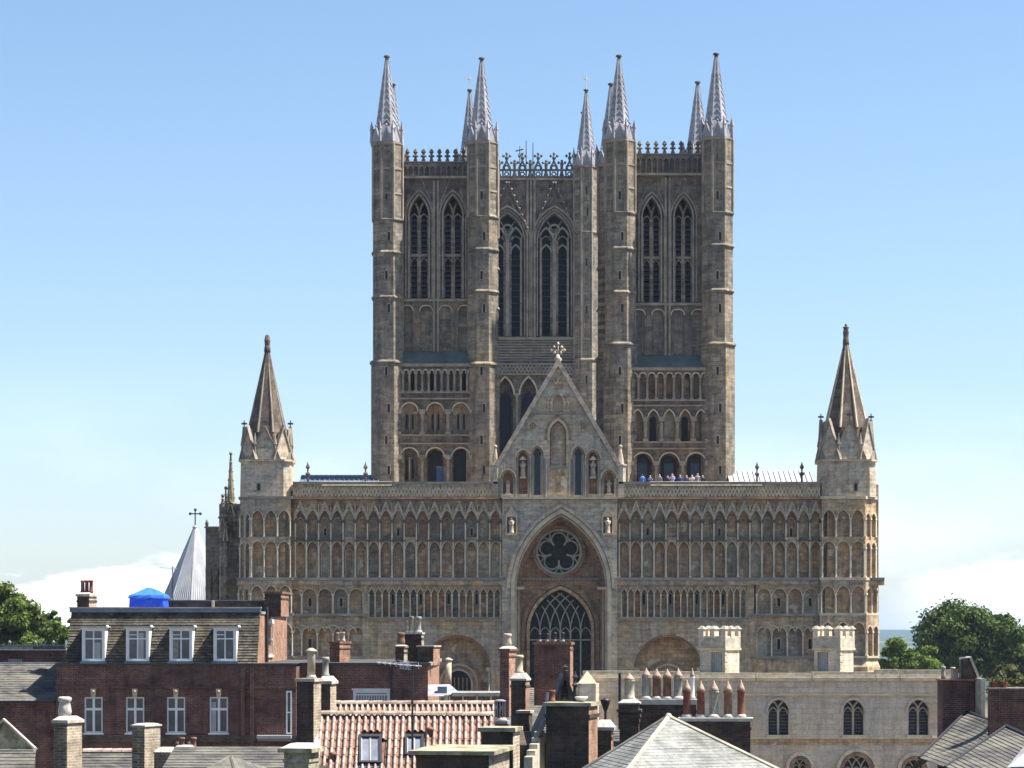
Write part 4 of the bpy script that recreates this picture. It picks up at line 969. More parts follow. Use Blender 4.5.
def courses(mb, e0, e1, r1, r0, n, lift, m=None):
    """slates: n overlapping courses from the eave e0-e1 up to the ridge r0-r1"""
    e0, e1, r0, r1 = map(Vector, (e0, e1, r0, r1)); nm = (e1 - e0).cross(r0 - e0).normalized()
    if nm.z < 0: nm = -nm
    for i in range(n):
        a, b = i / n, (i + 1) / n; j = lift * (.7 + .6 * random.random())
        p0 = e0.lerp(r0, a) + nm * j; p1 = e1.lerp(r1, a) + nm * j; q0 = e0.lerp(r0, b); q1 = e1.lerp(r1, b)
        lo0 = e0.lerp(r0, a) - nm * .004; lo1 = e1.lerp(r1, a) - nm * .004
        mb.add([tuple(v) for v in (p0, p1, q1, q0, lo0, lo1)], [(0, 1, 2, 3), (4, 5, 1, 0)], m)
def pantiles(mb, e0, e1, r1, r0, nc, nr, amp, lift, m='pantile', clip=None):
    e0, e1, r0, r1 = map(Vector, (e0, e1, r0, r1)); nm = (e1 - e0).cross(r0 - e0).normalized()
    if nm.z < 0: nm = -nm
    pr = [0, 0, .1, .8, 1, .95, .5, .02]; K_ = len(pr)
    for r_ in range(nr):
        for c_ in range(nc):
            if clip and clip((c_ + .5) / nc, (r_ + .5) / nr): continue
            jx = (random.random() - .5) * .006; jl = lift * (.8 + random.random() * .5); vs = []
            for vv in (0, 1):
                for k in range(K_ + 1):
                    u = (c_ + k / K_) / nc; v = (r_ + vv * 1.04) / nr; p = e0.lerp(e1, u).lerp(r0.lerp(r1, u), v)
                    vs.append(tuple(p + nm * (amp * pr[k % K_] + (jl if vv == 0 else 0) + jx)))
            fs = [(k, k + 1, K_ + 2 + k, K_ + 1 + k) for k in range(K_)]
            for k in range(K_ + 1): vs.append(tuple(Vector(vs[k]) - nm * (jl * .9)))
            fs += [(2 * K_ + 2 + k, 2 * K_ + 3 + k, k + 1, k) for k in range(K_)]
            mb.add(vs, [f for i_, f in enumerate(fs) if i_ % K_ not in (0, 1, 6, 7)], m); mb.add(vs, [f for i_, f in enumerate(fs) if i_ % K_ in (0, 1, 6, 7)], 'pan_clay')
def pot(mb, x, y, z, h, r, kind, m='buff_clay'):
    if kind == 'roll': mb.lathe(x, y, [(r * 1.1, z), (r * 1.1, z + h * .1), (r * .88, z + h * .14), (r * .8, z + h * .8), (r * 1.05, z + h * .84), (r * 1.08, z + h * .92), (r * .9, z + h), (r * .6, z + h), (r * .6, z + h * .8)], 12, m)
    elif kind == 'barrel': mb.lathe(x, y, [(r, z), (r * 1.12, z + h * .25), (r * 1.0, z + h * .5), (r * .85, z + h * .72), (r * 1.1, z + h * .8), (r * 1.1, z + h * .95), (r * .8, z + h), (r * .6, z + h * .9)], 12, m)
    elif kind == 'cone':
        mb.lathe(x, y, [(r * 1.0, z), (r * 1.04, z + h * .05), (r * .86, z + h * .1), (r * .8, z + h * .66), (r * .95, z + h * .68), (r * .95, z + h * .72), (r * .8, z + h * .74)], 12, m)
        mb.lathe(x, y, [(r * .5, z + h * .70), (r * .98, z + h * .735), (r * .7, z + h * .82), (r * .16, z + h * .96), (.015, z + h)], 10, 'cowl_clay')
    elif kind == 'flue':
        mb.lathe(x, y, [(r, z), (r, z + h * .86), (r * 1.0, z + h * .88)], 12, m); mb.lathe(x, y, [(r * 1.45, z + h * .88), (r * 1.4, z + h * .92), (r * .4, z + h)], 12, m)
    elif kind == 'vent':
        mb.lathe(x, y, [(r * .7, z), (r * .7, z + h)], 10, 'black_iron'); 
        for k in range(12): t = 2 * PI * k / 12; mb.box(x + r * math.cos(t) - .018, x + r * math.cos(t) + .018, y + r * math.sin(t) - .018, y + r * math.sin(t) + .018, z, z + h, m)
        mb.lathe(x, y, [(r * 1.12, z + h), (r * 1.12, z + h * 1.06), (r * .5, z + h * 1.12)], 12, m); mb.lathe(x, y, [(r * 1.1, z), (r * 1.1, z + h * .05)], 12, m)
def stack(fr, a, b, c_, top, bot, parent, th=10, wall='dark_brick', cap='coping_stone', side=None, caph=.14, over=.07, corbel=2, pots=(), d0=0., depth=None, name='chimney', label=None, haunch=None, origin=None, cat=None):
    """brick stack: front face between photo columns a-b, the flank b-c painted sunlit by the side material; pots=(col, top row, half width, kind, material)"""
    fr = Fr(fr.Y + d0); d0 = 0.
    t = R(th); s = fr.s; W = (b - a) * s / math.cos(t)
    k = math.sin(t) - (b - 512) / F * math.cos(t)
    D = depth or max(.45, (c_ - b) * s / max(.05, k))
    oy = fr.Y + d0; T_ = frameT(fr.x(a), oy, t)
    mb = MB(wall); mb.T = T_; zt = fr.z(top); zb_ = bot
    z1 = zt - caph
    mb.add([(0, 0, zb_), (W, 0, zb_), (W, D, zb_), (0, D, zb_), (0, 0, z1), (W, 0, z1), (W, D, z1), (0, D, z1)], [(0, 1, 5, 4), (2, 3, 7, 6), (3, 0, 4, 7)], wall)
    mb.quad((W, 0, zb_), (W, D, zb_), (W, D, z1), (W, 0, z1), side or wall)  # right face takes the brighter side material, painting it sunlit
    for q in range(corbel):
        o = .03 + .03 * q; z = z1 - .17 * (corbel - q) - .1; mb.box(-o, W + o, -o, D + o, z, z + .085, wall)
    mb.box(-over, W + over, -over, D + over, z1, zt, cap)
    if haunch:
        mb.loft([[(-over * .6, -over * .6, zt), (W + over * .6, -over * .6, zt), (W + over * .6, D + over * .6, zt), (-over * .6, D + over * .6, zt)], [(W * .18, D * .18, zt + haunch), (W * .82, D * .18, zt + haunch), (W * .82, D * .82, zt + haunch), (W * .18, D * .82, zt + haunch)]], 'mortar')
    mb.T = None
    o = mb.obj(name, parent, origin=origin, label=label, cat=cat)
    for col_, ptop, hwid, kind, mat in pots:
        px0 = (fr.x(col_) - fr.x(a)) / math.cos(t); px0 = px0 - (D / 2) * k / 1 * 1.0 / math.cos(t) if False else px0
        px0 = (fr.x(col_) - fr.x(a) - (D / 2) * k) / math.cos(t); px0 = min(max(px0, .1), W - .1)
        p = T_(px0, D / 2, 0); zb2 = zt + (haunch or 0) - .01; h = fr.z(ptop) - zb2
        pm = MB(mat); pot(pm, p[0], p[1], zb2, h, hwid * s, kind, mat)
        if not haunch: pm.lathe(p[0], p[1], [(hwid * s * 1.5, zb2 + .005), (hwid * s * 1.1, zb2 + .1), (hwid * s, zb2 + .12)], 10, 'mortar' if mat != 'black_iron' else 'grey_clay')
        pm.obj('chimney_pot', o)
    return o

# ------------------------------------------------------------------ gatehouse (pale stone, two stair turrets)
G = Fr(150)
gt = thing('gatehouse', (G.x(770), 150, 0), 'long pale stone gatehouse with pointed windows and two battlemented roof turrets', 'gatehouse')
mb = MB('pale_stone'); x0, x1 = G.x(585), G.x(957); wy = 150.
wins = [(778.5, 10), (853.5, 10), (918.5, 10)]
cuts = [625, 815, 886, 957]
for (wc, h), a, b in zip(wins, cuts, cuts[1:]):
    plate(mb, G.x(a), G.x(b), G.z(738), G.z(694), G.x(wc), h * G.s, G.z(711), 11 * G.s, G.z(735), wy, wy + .45, 'pale_stone', 'trim_stone', 7)
    ring(mb, G.x(wc), h * G.s + .02, G.z(711), 11 * G.s + .02, .16, wy - .1, wy + .01, G.z(713), 'pale_stone', 7)
    mb.box(G.x(wc - h - 2), G.x(wc + h + 2), wy - .12, wy + .2, G.z(737.4), G.z(735), 'trim_stone')
for a, b, wc, h, sp, rs in ((752, 832, 800, 6.5, 767, 7), (832, 888, 857, 13, 770, 14), (888, 957, 914, 9, 770, 10)):
    plate(mb, G.x(a), G.x(b), 0, G.z(738), G.x(wc), h * G.s, G.z(sp), rs * G.s, 2.2, wy, wy + .5, 'pale_stone', 'trim_stone', 7)
    for k in range(2): ring(mb, G.x(wc), h * G.s + .02 + .25 * k, G.z(sp), rs * G.s + .02 + .25 * k, .2, wy - .1 - .05 * k, wy + .01, G.z(sp + 4), ('recess_stone', 'pale_stone')[k], 7)
mb.quad((x0, wy, 0), (G.x(752), wy, 0), (G.x(752), wy, G.z(738)), (x0, wy, G.z(738)), 'pale_stone'); mb.quad((x0, wy, G.z(738)), (G.x(625), wy, G.z(738)), (G.x(625), wy, G.z(694)), (x0, wy, G.z(694)), 'pale_stone')
mb.quad((x0, wy, G.z(694)), (x1, wy, G.z(694)), (x1, wy, G.z(681)), (x0, wy, G.z(681)), 'pale_stone')
mb.box(x0, x1, wy - .14, wy + .02, G.z(695.6), G.z(693.8), 'trim_stone'); mb.box(x0, x1, wy - .13, wy + .02, G.z(739), G.z(737.4), 'trim_stone')
for xx in (x0, x1): mb.quad((xx, wy, 0), (xx, wy + 9, 0), (xx, wy + 9, G.z(681)), (xx, wy, G.z(681)), 'pale_stone')
mb.quad((x0, wy + 9, 0), (x1, wy + 9, 0), (x1, wy + 9, G.z(678)), (x0, wy + 9, G.z(678)), 'pale_stone'); mb.quad((x0, wy + .6, 0), (x1, wy + .6, 0), (x1, wy + .6, G.z(690)), (x0, wy + .6, G.z(690)), 'dark_void')
mb.box(x0 + .02, x1 - .02, wy - .012, wy + .02, G.z(745), G.z(739.4), 'niche_stone')
mb.obj('wall', gt)
mb = MB('coping_stone'); x = 585; k = 0
for a, b, t0 in ((583, 640, 671), (640, 700, 671.8), (700, 756, 673), (756, 812, 673.2), (812, 876, 672), (876, 900, 669.5), (900, 957, 670)):
    mb.box(G.x(a) + .02, G.x(b) - .02, wy - .12, wy + .45, G.z(681) + .002, G.z(677.6), 'trim_stone'); mb.box(G.x(a) + .02, G.x(b) - .02, wy + .02, wy + .4, G.z(677.6), G.z(675), 'pale_stone'); mb.box(G.x(a), G.x(b), wy + .1, wy + .75, G.z(675), G.z(t0), 'coping_stone')
mb.obj('parapet', gt)
mb = MB('flat_roof'); mb.box(x0 + .1, x1 - .1, wy + .62, wy + 8.9, G.z(682), G.z(679), 'flat_roof'); mb.obj('roof', gt)
for wc, h in wins:
    w = MB('tracery_stone'); x = G.x(wc); hw = h * G.s; tracery(w, x, hw, G.z(711), 11 * G.s, G.z(735), 2, .13, wy + .22, wy + .36, 'tracery_stone')
    w.prism([(x - hw, G.z(735))] + arch_pts(x, G.z(711), hw, 11 * G.s, 7) + [(x + hw, G.z(735))], wy + .34, wy + .38, 'leaded_glass')
    for s_ in (-1, 1):
        for q in range(1, 8): w.box(x + (s_ - 1) * hw / 2 + .05, x + (s_ + 1) * hw / 2 - .05, wy + .325, wy + .339, G.z(735 - q * 3.3), G.z(735 - q * 3.3) + .02, 'grey_clay')
    w.obj('window', gt)
for wc, h, sp, rs in ((800, 6.5, 767, 7), (857, 13, 770, 14), (914, 9, 770, 10)):
    w = MB('tracery_stone'); x = G.x(wc); hw = h * G.s; tracery(w, x, hw, G.z(sp), rs * G.s, 2.2, 2 if h < 10 else 3, .1, wy + .25, wy + .38, 'tracery_stone')
    w.prism([(x - hw, 2.2)] + arch_pts(x, G.z(sp), hw, rs * G.s, 7) + [(x + hw, 2.2)], wy + .4, wy + .44, 'leaded_glass'); w.obj('window', gt)
def gate_turret(a, b, c_, door, th):
    t = R(th); s = G.s; W = (b - a) * s / math.cos(t); D = (c_ - b) * s / (math.sin(t) - (b - 512) / F * math.cos(t))
    T_ = frameT(G.x(a), wy + 2.4, t); mb = MB('pale_stone'); mb.T = T_
    zb_, z1, z2 = G.z(681), G.z(650.5), G.z(638)
    dx0, dx1 = [(G.x(p) - G.x(a)) / math.cos(t) for p in door]
    holes_wall(mb, 0, W, zb_, z1, 0, .3, [(dx0, dx1, G.z(673), G.z(652.5))], 'pale_stone', 'trim_stone')
    mb.quad((W, 0, zb_), (W, D, zb_), (W, D, z1), (W, 0, z1)); mb.quad((0, 0, zb_), (0, D, zb_), (0, D, z1), (0, 0, z1)); mb.quad((0, D, zb_), (W, D, zb_), (W, D, z1), (0, D, z1))
    mb.box(-.1, W + .1, -.1, D + .1, z1, z1 + .14, 'trim_stone')
    o = .06; mb.box(-o, W + o, -o, D + o, z1 + .14, z2, 'coping_stone')
    # merlons with weathered sloping tops
    def merl(x0, x1, y0, y1):
        h = G.z(629) - z2; mb.box(x0, x1, y0, y1, z2 - .01, z2 + h, 'pale_stone'); o2 = .07
        mb.loft([[(x0 - o2, y0 - o2, z2 + h), (x1 + o2, y0 - o2, z2 + h), (x1 + o2, y1 + o2, z2 + h), (x0 - o2, y1 + o2, z2 + h)], [(x0 + .1, y0 + .1, z2 + h + .2), (x1 - .1, y0 + .1, z2 + h + .2), (x1 - .1, y1 - .1, z2 + h + .2), (x0 + .1, y1 - .1, z2 + h + .2)]], 'coping_stone')
    e = .26; mw = W / 5.2
    for i in range(3):
        x = -o + i * (W + 2 * o - mw) / 2; merl(x, x + mw, -o, -o + e); merl(x, x + mw, D + o - e, D + o)
    y = D / 2 - .22; merl(-o, -o + e, y, y + .44); merl(W + o - e, W + o, y, y + .44)
    mb.box(-o + .05, W + o - .05, -o + .05, D + o - .05, z2 - .3, z2 + .12, 'pale_stone')
    for i in range(5): zz = zb_ + .3 + i * .42; mb.box(W - .12 - .1 * (i % 2), W + .03, -.03, .2 + .12 * ((i + 1) % 2), zz, zz + .3, 'coping_stone')
    mb.T = None; tu = mb.obj('turret', gt)
    d = MB('grey_paint'); d.T = T_; d.box(dx0 + .02, dx1 - .02, .15, .2, zb_, G.z(652.7), 'grey_paint')
    for q in range(1, 5): xx = dx0 + (dx1 - dx0) * q / 5; d.box(xx - .012, xx + .012, .14, .16, zb_ + .1, G.z(653.5), 'black_iron')
    d.ball(dx1 - .12, .12, G.z(664), .04, 6, 'black_iron'); d.T = None; d.obj('door', tu)
gate_turret(703, 727, 741.5, (713.5, 724.5), 34); gate_turret(819, 843, 856.5, (822, 832), 36)
mb = MB('trim_stone'); x = G.x(587); mb.loft([octa(x, 149.5, .7, .2, 0), octa(x, 149.5, .7, .2, G.z(683))], 'pale_stone'); mb.lathe(x, 149.5, [(.8, G.z(683)), (.03, G.z(671))], 4, 'trim_stone', False, PI / 4); mb.obj('pinnacle', gt)

# ------------------------------------------------------------------ brick house with mansard roof
M = Fr(115); ms_ = M.s; my = 115.
mh = thing('brick_house', (M.x(160), 115, 0), 'large red brick house with a slate mansard roof and four white dormers', 'house')
mb = MB('red_brick'); x0, x1 = M.x(56), M.x(296); zt = M.z(664); xr = M.x(257)
sw = [93.5, 135, 176, 218.8]; hs = [(M.x(c_ - 9.2), M.x(c_ + 9.2), M.z(733), M.z(697)) for c_ in sw]
hs2 = [(M.x(c_ - 9.2), M.x(c_ + 9.2), 2.2, 4.0) for c_ in sw]
holes_wall(mb, x0, x1, 0, zt, my, .12, hs + hs2, 'red_brick', 'red_brick')
mb.quad((x0, my, 0), (x0, my + 15, 0), (x0, my + 15, zt), (x0, my, zt)); mb.quad((x1, my, 0), (x1, my + 15, 0), (x1, my + 15, zt), (x1, my, zt)); mb.quad((x0, my + 15, 0), (x1, my + 15, 0), (x1, my + 15, zt), (x0, my + 15, zt))
mb.box(x0 - .05, x1 + .05, my - .14, my + .02, M.z(742), M.z(735.5), 'dark_brick'); mb.box(x0 - .05, x1 + .02, my - .07, my, M.z(688.5), M.z(686.5), 'red_brick')  # string course in darker brick, painting the shadow below the sills
for px_ in (243, 252): mb.box(M.x(px_ - 2), M.x(px_ + 2), my - .1, my, 0, M.z(668), 'red_brick')
for c_ in (114.5, 155.5, 197.5): mb.box(M.x(c_ - 11), M.x(c_ + 11), my - .035, my, M.z(734), M.z(689), 'red_brick')
# the flank above the lower wing, its brick colour brightened as sunlit
z2 = M.z(611.5); mb.add([(xr, my + .05, zt), (xr, my + 15.3, zt), (xr, my + 15.3, z2), (xr, my + 1.5, z2)], [(0, 1, 2, 3)], 'sunlit_brick')
mb.quad((x0, my + 15.3, zt), (xr, my + 15.3, zt), (xr, my + 15.3, z2), (x0, my + 15.3, z2), 'sunlit_brick')
mb.obj('wall', mh)
mb = MB('flat_roof'); mb.box(x0, x1, my + .04, my + 15, zt - .12, zt + .03, 'asphalt'); mb.box(x0, x1 + .06, my - .06, my + .04, zt - .04, zt + .035, 'asphalt'); mb.box(M.x(150), xr + .05, my + 1.5, my + 15.3, z2 - .1, z2 + .02, 'flat_roof'); mb.box(M.x(66), M.x(150), my + 1.5, my + 15.3, z2 - .1, z2 + .02, 'flat_roof'); mb.obj('flat_roof', mh)
mb = MB('mansard_slate'); e0 = (M.x(65), my + .03, zt); courses(mb, e0, (xr, my + .03, zt), (xr, my + 1.45, z2), (M.x(66), my + 1.45, z2), 19, .035, 'mansard_slate')
mb.quad((M.x(65), my + .03, zt), (M.x(66), my + 1.45, z2), (M.x(66), my + 15, z2), (M.x(65), my + 15, zt), 'mansard_slate')
mb.box(M.x(64.5), xr + .02, my + 1.3, my + 1.7, z2 - .03, z2 + .16, 'lead_dark'); mb.box(M.x(64.2), xr + .06, my + 1.22, my + 1.6, z2 + .16, z2 + .22, 'lead')
mb.obj('mansard_roof', mh)
for c_, kx in zip((93.5, 137.5, 181, 225), range(4)):
    a, b = M.x(c_ - 11.5), M.x(c_ + 11.5); zb_, zt_ = M.z(661.5), M.z(627.5); y0 = my - .02
    d = MB('white_paint'); yb_ = my + 1.0
    holes_wall(d, a, b, zb_, zt_, y0, .05, [(a + .09, b - .09, zb_ + .07, zt_ - .1)], 'white_paint')
    for xx in (a, b): d.add([(xx, y0, zb_), (xx, my + .07, zb_), (xx, yb_, zt_), (xx, y0, zt_)], [(0, 1, 2, 3)], 'white_paint')
    d.box(a - .1, b + .1, y0 - .14, yb_ + .12, zt_, zt_ + .06, 'grey_paint'); d.box(a - .05, b + .05, y0 - .08, y0 - .001, zt_ - .05, zt_ - .001, 'white_paint')
    d.ball(b + .12, y0 - .06, zt_ + .03, .085, 6, 'white_paint')  # white ball stands in for the sunlit end of the cornice
    d.box(a - .08, b + .08, y0 - .1, y0 - .002, zb_ - .1, zb_ + .02, 'lead_dark'); d.box(a - .03, b + .03, y0 + .03, my + .04, zb_ - .16, zb_, 'lead_dark')
    do = d.obj('dormer', mh)
    w = MB('white_paint'); sash(w, a + .09, b - .09, zb_ + .07, zt_ - .1, y0 + .03, .06, 2, .7, 0)
    if kx: w.box(a + .15, a + .5, y0 + .005, y0 + .03, zt_ - .36, zt_ - .32, 'white_paint')
    w.obj('window', do)
for h in hs:
    w = MB('white_paint'); sash(w, h[0], h[1], h[2], h[3], my + .06, .07, 2, .66, 0, tb=.11); w.box(h[0] - .05, h[1] + .05, my - .06, my + .06, h[2] - .07, h[2], 'white_paint'); w.obj('window', mh)
for h in hs2:
    w = MB('white_paint'); sash(w, *h, my + .06, .07, 2, .5); w.obj('window', mh)
for c_ in sw:
    k = MB('trim_stone'); x = M.x(c_); k.prism([(x - .09, M.z(697)), (x + .09, M.z(697)), (x + .13, M.z(688.7)), (x - .13, M.z(688.7))], my - .1, my + .005, 'trim_stone'); k.ball(x, my - .1, M.z(691.5), .06, 6, 'trim_stone'); k.obj('keystone', mh)
# side window and downpipe on the sunlit flank
w = MB('white_paint'); w.T = frameT(xr + .02, my + 4.5, -PI / 2); w.T = lambda x, y, z: (xr + .035 - y, my + 5.0 + x, z)
sash(w, 0, 2.3, M.z(657), M.z(623), 0, .1, 2, .5, mf='grey_paint'); w.box(-.25, 2.55, -.04, .03, M.z(623), M.z(619), 'white_paint'); w.box(-.2, 2.5, -.04, .03, M.z(658.5), M.z(657), 'white_paint'); w.T = None; w.obj('window', mh)
w = MB('black_iron'); w.tube((xr + .1, my + 3.6, zt), (xr + .1, my + 3.6, M.z(606)), .09, 6); w.tube((xr + .1, my + 3.6, M.z(612)), (xr + .12, my + 15, M.z(613)), .05, 5); w.obj('downpipe', mh)
w = MB('tower_stone'); w.box(M.x(117), M.x(256), my + 6, my + 6.4, z2, M.z(599.5), 'dark_brick'); w.box(M.x(116.5), M.x(256.5), my + 5.95, my + 6.45, M.z(599.5), M.z(598.3), 'lead_dark'); w.box(M.x(196.5), M.x(199), my + 5.8, my + 6.0, z2, M.z(598.8), 'trim_stone'); w.obj('roof_parapet', mh)
Mb = Fr(119)
stack(Mb, 264.5, 281, 285.5, 591.5, z2 - .2, mh, 3, 'dark_brick', 'brown_clay', 'sunlit_brick', .1, .06, 1, depth=2.6)
stack(Mb, 77, 90, 97, 594, z2 - .1, mh, 22, 'dark_brick', 'coping_stone', 'sunlit_buff_brick', .12, .06, 1, haunch=.08, pots=[(82.3, 580, 2.3, 'roll', 'brown_clay'), (87.3, 580, 2.3, 'roll', 'terracotta'), (92.3, 580, 2.3, 'roll', 'terracotta')], depth=.7)
# tarpaulin shelter on the flat roof
Mt = Fr(118); tt = thing('tarpaulin_shelter', (Mt.x(144.5), 119.4, z2), 'small bright blue tarpaulin shelter with peaked top standing on the flat roof', 'tent')
def blob_ring(x, y, hx, hy, z, j=.03, n=24):
    o = []
    for i in range(n):
        t = 2 * PI * i / n; c_, s_ = math.cos(t), math.sin(t); k = 1 / max(abs(c_), abs(s_)); k = 1 + (k - 1) * .75
        w_ = 1 + random.uniform(-j, j); o.append((x + hx * c_ * k * w_, y + hy * s_ * k * w_, z + random.uniform(-j, j) * .5))
    return o
mb = MB('tarp_blue'); X0 = Mt.x(144.5); hx = 18.5 * Mt.s; zb_ = z2 + .01
zz = [zb_, zb_ + .3, zb_ + .6, Mt.z(596.5)]; mb.loft([blob_ring(X0, 119.4, hx * (1.02 - .02 * i), hx, z_, .05) for i, z_ in enumerate(zz)], 'tarp_blue'); mb.obj('side_sheet', tt)
mb = MB('tarp_light'); z0 = Mt.z(598); mb.loft([blob_ring(X0, 119.4, hx * 1.08, hx * 1.08, z0, .035), blob_ring(X0, 119.4, hx * 1.04, hx * 1.04, z0 + .14, .02), blob_ring(X0, 119.4, hx * .55, hx * .5, Mt.z(590.6), .07), blob_ring(X0, 119.4, hx * .1, hx * .1, Mt.z(587), .01)], 'tarp_light'); mb.obj('top_sheet', tt)
def aerial(name, x, y, z0, z1, L_, dirv, label, n=9, r=.02, el=.26, head=None):
    """mast, boom along dirv and cross rods"""
    t = thing(name, (x, y, z0), label, 'tv aerial'); mb = MB('black_iron'); mb.tube((x, y, z0), (x, y, z1), r * 1.4, 6); mb.obj('mast', t)
    mb = MB('aluminium'); dx, dy, dz = dirv; p = Vector((x, y, z1 - .08)); d = Vector(dirv).normalized(); sd_ = Vector((-d.y, d.x, 0)).normalized() if abs(d.z) < .9 else Vector((1, 0, 0)); up = Vector((0, 0, 1))
    a = p - d * (L_ * .2); b = p + d * (L_ * .8); mb.tube(tuple(a), tuple(b), r * .9, 5)
    for i in range(n):
        q = a.lerp(b, (i + .5) / n); e = el * (1 - .4 * i / n)
        for v in (sd_, up): mb.tube(tuple(q - v * e * (.5 if v is up else 1)), tuple(q + v * e * (.5 if v is up else 1)), r * .45, 3)
    if head:
        c0 = p + d * .22
        for k in range(4): q = c0 + up * (-.13 + .085 * k) + d * .03 * k; mb.tube(tuple(q - d * .22), tuple(q + d * .22), r * .35, 3)
        for k in range(5): q = c0 + d * (-.2 + .1 * k); mb.tube(tuple(q - up * .14), tuple(q + up * .12), r * .35, 3); mb.tube(tuple(q - sd_ * .16), tuple(q + sd_ * .16), r * .35, 3)
    mb.obj('antenna', t)
aerial('tv_aerial', Mb.x(167), 121, z2, Mb.z(565.5), .9, (-.95, .3, .05), 'thin television aerial on the flat roof beside the blue shelter', 5)

# ------------------------------------------------------------------ flat-roofed brick house right of it
Bh = Fr(117); by = 117.
bh = thing('brick_house', (Bh.x(360), 117, 0), 'flat-roofed dark red brick house behind the pink pantile roof with chimneys along its top', 'house')
mb = MB('red_brick'); x0, x1 = Bh.x(296.8), Bh.x(428); zt = Bh.z(664)
wh = (Bh.x(353), Bh.x(390), Bh.z(706), Bh.z(690))
holes_wall(mb, x0, x1, 0, zt, by, .12, [wh], 'red_brick')
D_ = 18.; mb.quad((x1, by, 0), (x1, by + D_, 0), (x1, by + D_, zt), (x1, by, zt), 'sunlit_brick'); mb.quad((x0, by + D_, 0), (x1, by + D_, 0), (x1, by + D_, zt), (x0, by + D_, zt)); mb.quad((x0, by, 0), (x0, by + D_, 0), (x0, by + D_, zt), (x0, by, zt))  # right flank in the brick brightened as sunlit
for px_ in (330, 391): mb.box(Bh.x(px_ - .8), Bh.x(px_ + .8), by - .1, by, 0, zt - .1, 'black_iron')
mb.obj('wall', bh)
mb = MB('flat_roof'); mb.box(x0, x1, by + .05, by + D_, zt - .1, zt + .03, 'asphalt'); mb.box(x0, x1 + .12, by - .12, by + .05, zt - .06, zt + .06, 'asphalt'); mb.box(x1 + .001, x1 + .14, by + .05, by + D_, zt - .08, zt + .07, 'lead'); mb.obj('flat_roof', bh)
w = MB('white_paint'); sash(w, wh[0], wh[1], wh[2], wh[3], by + .03, .14, 1, 0, 0, mg='lit_glass')
for q in range(1, 12): x = wh[0] + .14 + (wh[1] - wh[0] - .28) * q / 12; w.box(x - .012, x + .012, by + .05, by + .075, wh[2] + .14, wh[3] - .22, 'white_paint')
w.box(wh[0] + .14, wh[1] - .14, by + .045, by + .074, wh[3] - .25, wh[3] - .2, 'white_paint'); w.box(wh[0] - .06, wh[1] + .06, by - .03, by + .03, wh[3], wh[3] + .07, 'white_paint'); w.obj('window', bh)
wq = MB('white_paint'); xq = Bh.x(291.5); sash(wq, Bh.x(290.2), Bh.x(295.6), Bh.z(732), Bh.z(690), 114.9, .06, 1, .5); wq.obj('window', mh)
Bc = Fr(122)
stack(Bc, 330, 340, 351.5, 641.5, zt - .1, bh, 30, 'red_brick', 'brown_clay', 'sunlit_brick', .1, .05, 1, pots=[(337.8, 632.5, 1.5, 'roll', 'buff_clay'), (341.6, 632, 1.6, 'roll', 'buff_clay'), (346, 632, 1.7, 'roll', 'buff_clay')], depth=.95)
stack(Bc, 395.5, 404, 406.5, 646, zt - .1, bh, 12, 'dark_brick', 'brown_clay', 'sunlit_buff_brick', .1, .05, 1, haunch=.06, pots=[(401.2, 632.5, 3.6, 'barrel', 'brown_clay')], depth=.7)
stack(Bc, 404.8, 421.5, 423.5, 632.5, zt - .1, bh, 8, 'dark_brick', 'mortar', 'sunlit_buff_brick', .08, .05, 1, pots=[(402 + 5.5, 620, 1.8, 'roll', 'mossy_stone'), (411.5, 616, 2.3, 'roll', 'mossy_stone'), (418.8, 616.5, 2.8, 'roll', 'grey_clay')], d0=1.2, depth=.7)
stack(Bc, 417.5, 433.5, 440, 645.5, zt - .1, bh, 16, 'dark_brick', 'coping_stone', 'sunlit_brick', .07, .06, 0, d0=-2)
mb = MB('buff_clay'); x = Bh.x(447.5); mb.cyl(x, 118.6, Bh.z(690), Bh.z(661), .15, 10); mb.lathe(x, 118.6, [(.2, Bh.z(661)), (.22, Bh.z(660)), (.05, Bh.z(658))], 10); mb.obj('flue', bh)
for px_, yy in ((440, 656.5), (443, 658)): pass
# low annexe with white fascia and greenish glazing
an = thing('glazed_extension', (Bh.x(475), 112, 0), 'low extension with white fascia above a strip of glass, behind the pantile roof', 'extension')
Ax = Fr(112); mb = MB('grey_paint'); x0, x1 = Ax.x(431), Ax.x(509)
mb.box(x0, x1, 112.1, 116.9, 0, Ax.z(706), 'pale_stone'); mb.obj('wall', an)
mb = MB('white_paint'); mb.box(Ax.x(452), x1, 111.8, 112.4, Ax.z(696.2), Ax.z(692.5), 'coping_stone'); mb.box(Ax.x(452), x1 - .1, 112.4, 116.8, Ax.z(696.2), Ax.z(693.5), 'flat_roof'); mb.box(Ax.x(505.5), x1 + .1, 111.7, 112.6, Ax.z(698.5), Ax.z(692), 'coping_stone'); mb.obj('fascia', an)
mb = MB('leaded_glass'); mb.box(Ax.x(449), x1 - .1, 112.14, 112.2, Ax.z(705.8), Ax.z(696.2), 'window_glass')
for px_ in (449.5, 463, 477, 491, 507): mb.box(Ax.x(px_) - .03, Ax.x(px_) + .03, 112.06, 112.16, Ax.z(705.8), Ax.z(696.3), 'white_paint')
mb.box(Ax.x(444.5), Ax.x(448), 111.8, 113, Ax.z(706), Ax.z(695), 'coping_stone'); mb.obj('glazing', an)
mb = MB('lead'); e = Ax.z(696); mb.add([(Ax.x(428), 111.8, e), (Ax.x(445), 111.8, e), (Ax.x(438), 115.4, Ax.z(686)), (Ax.x(425.5), 115.4, Ax.z(686))], [(0, 1, 2, 3)], 'lead')
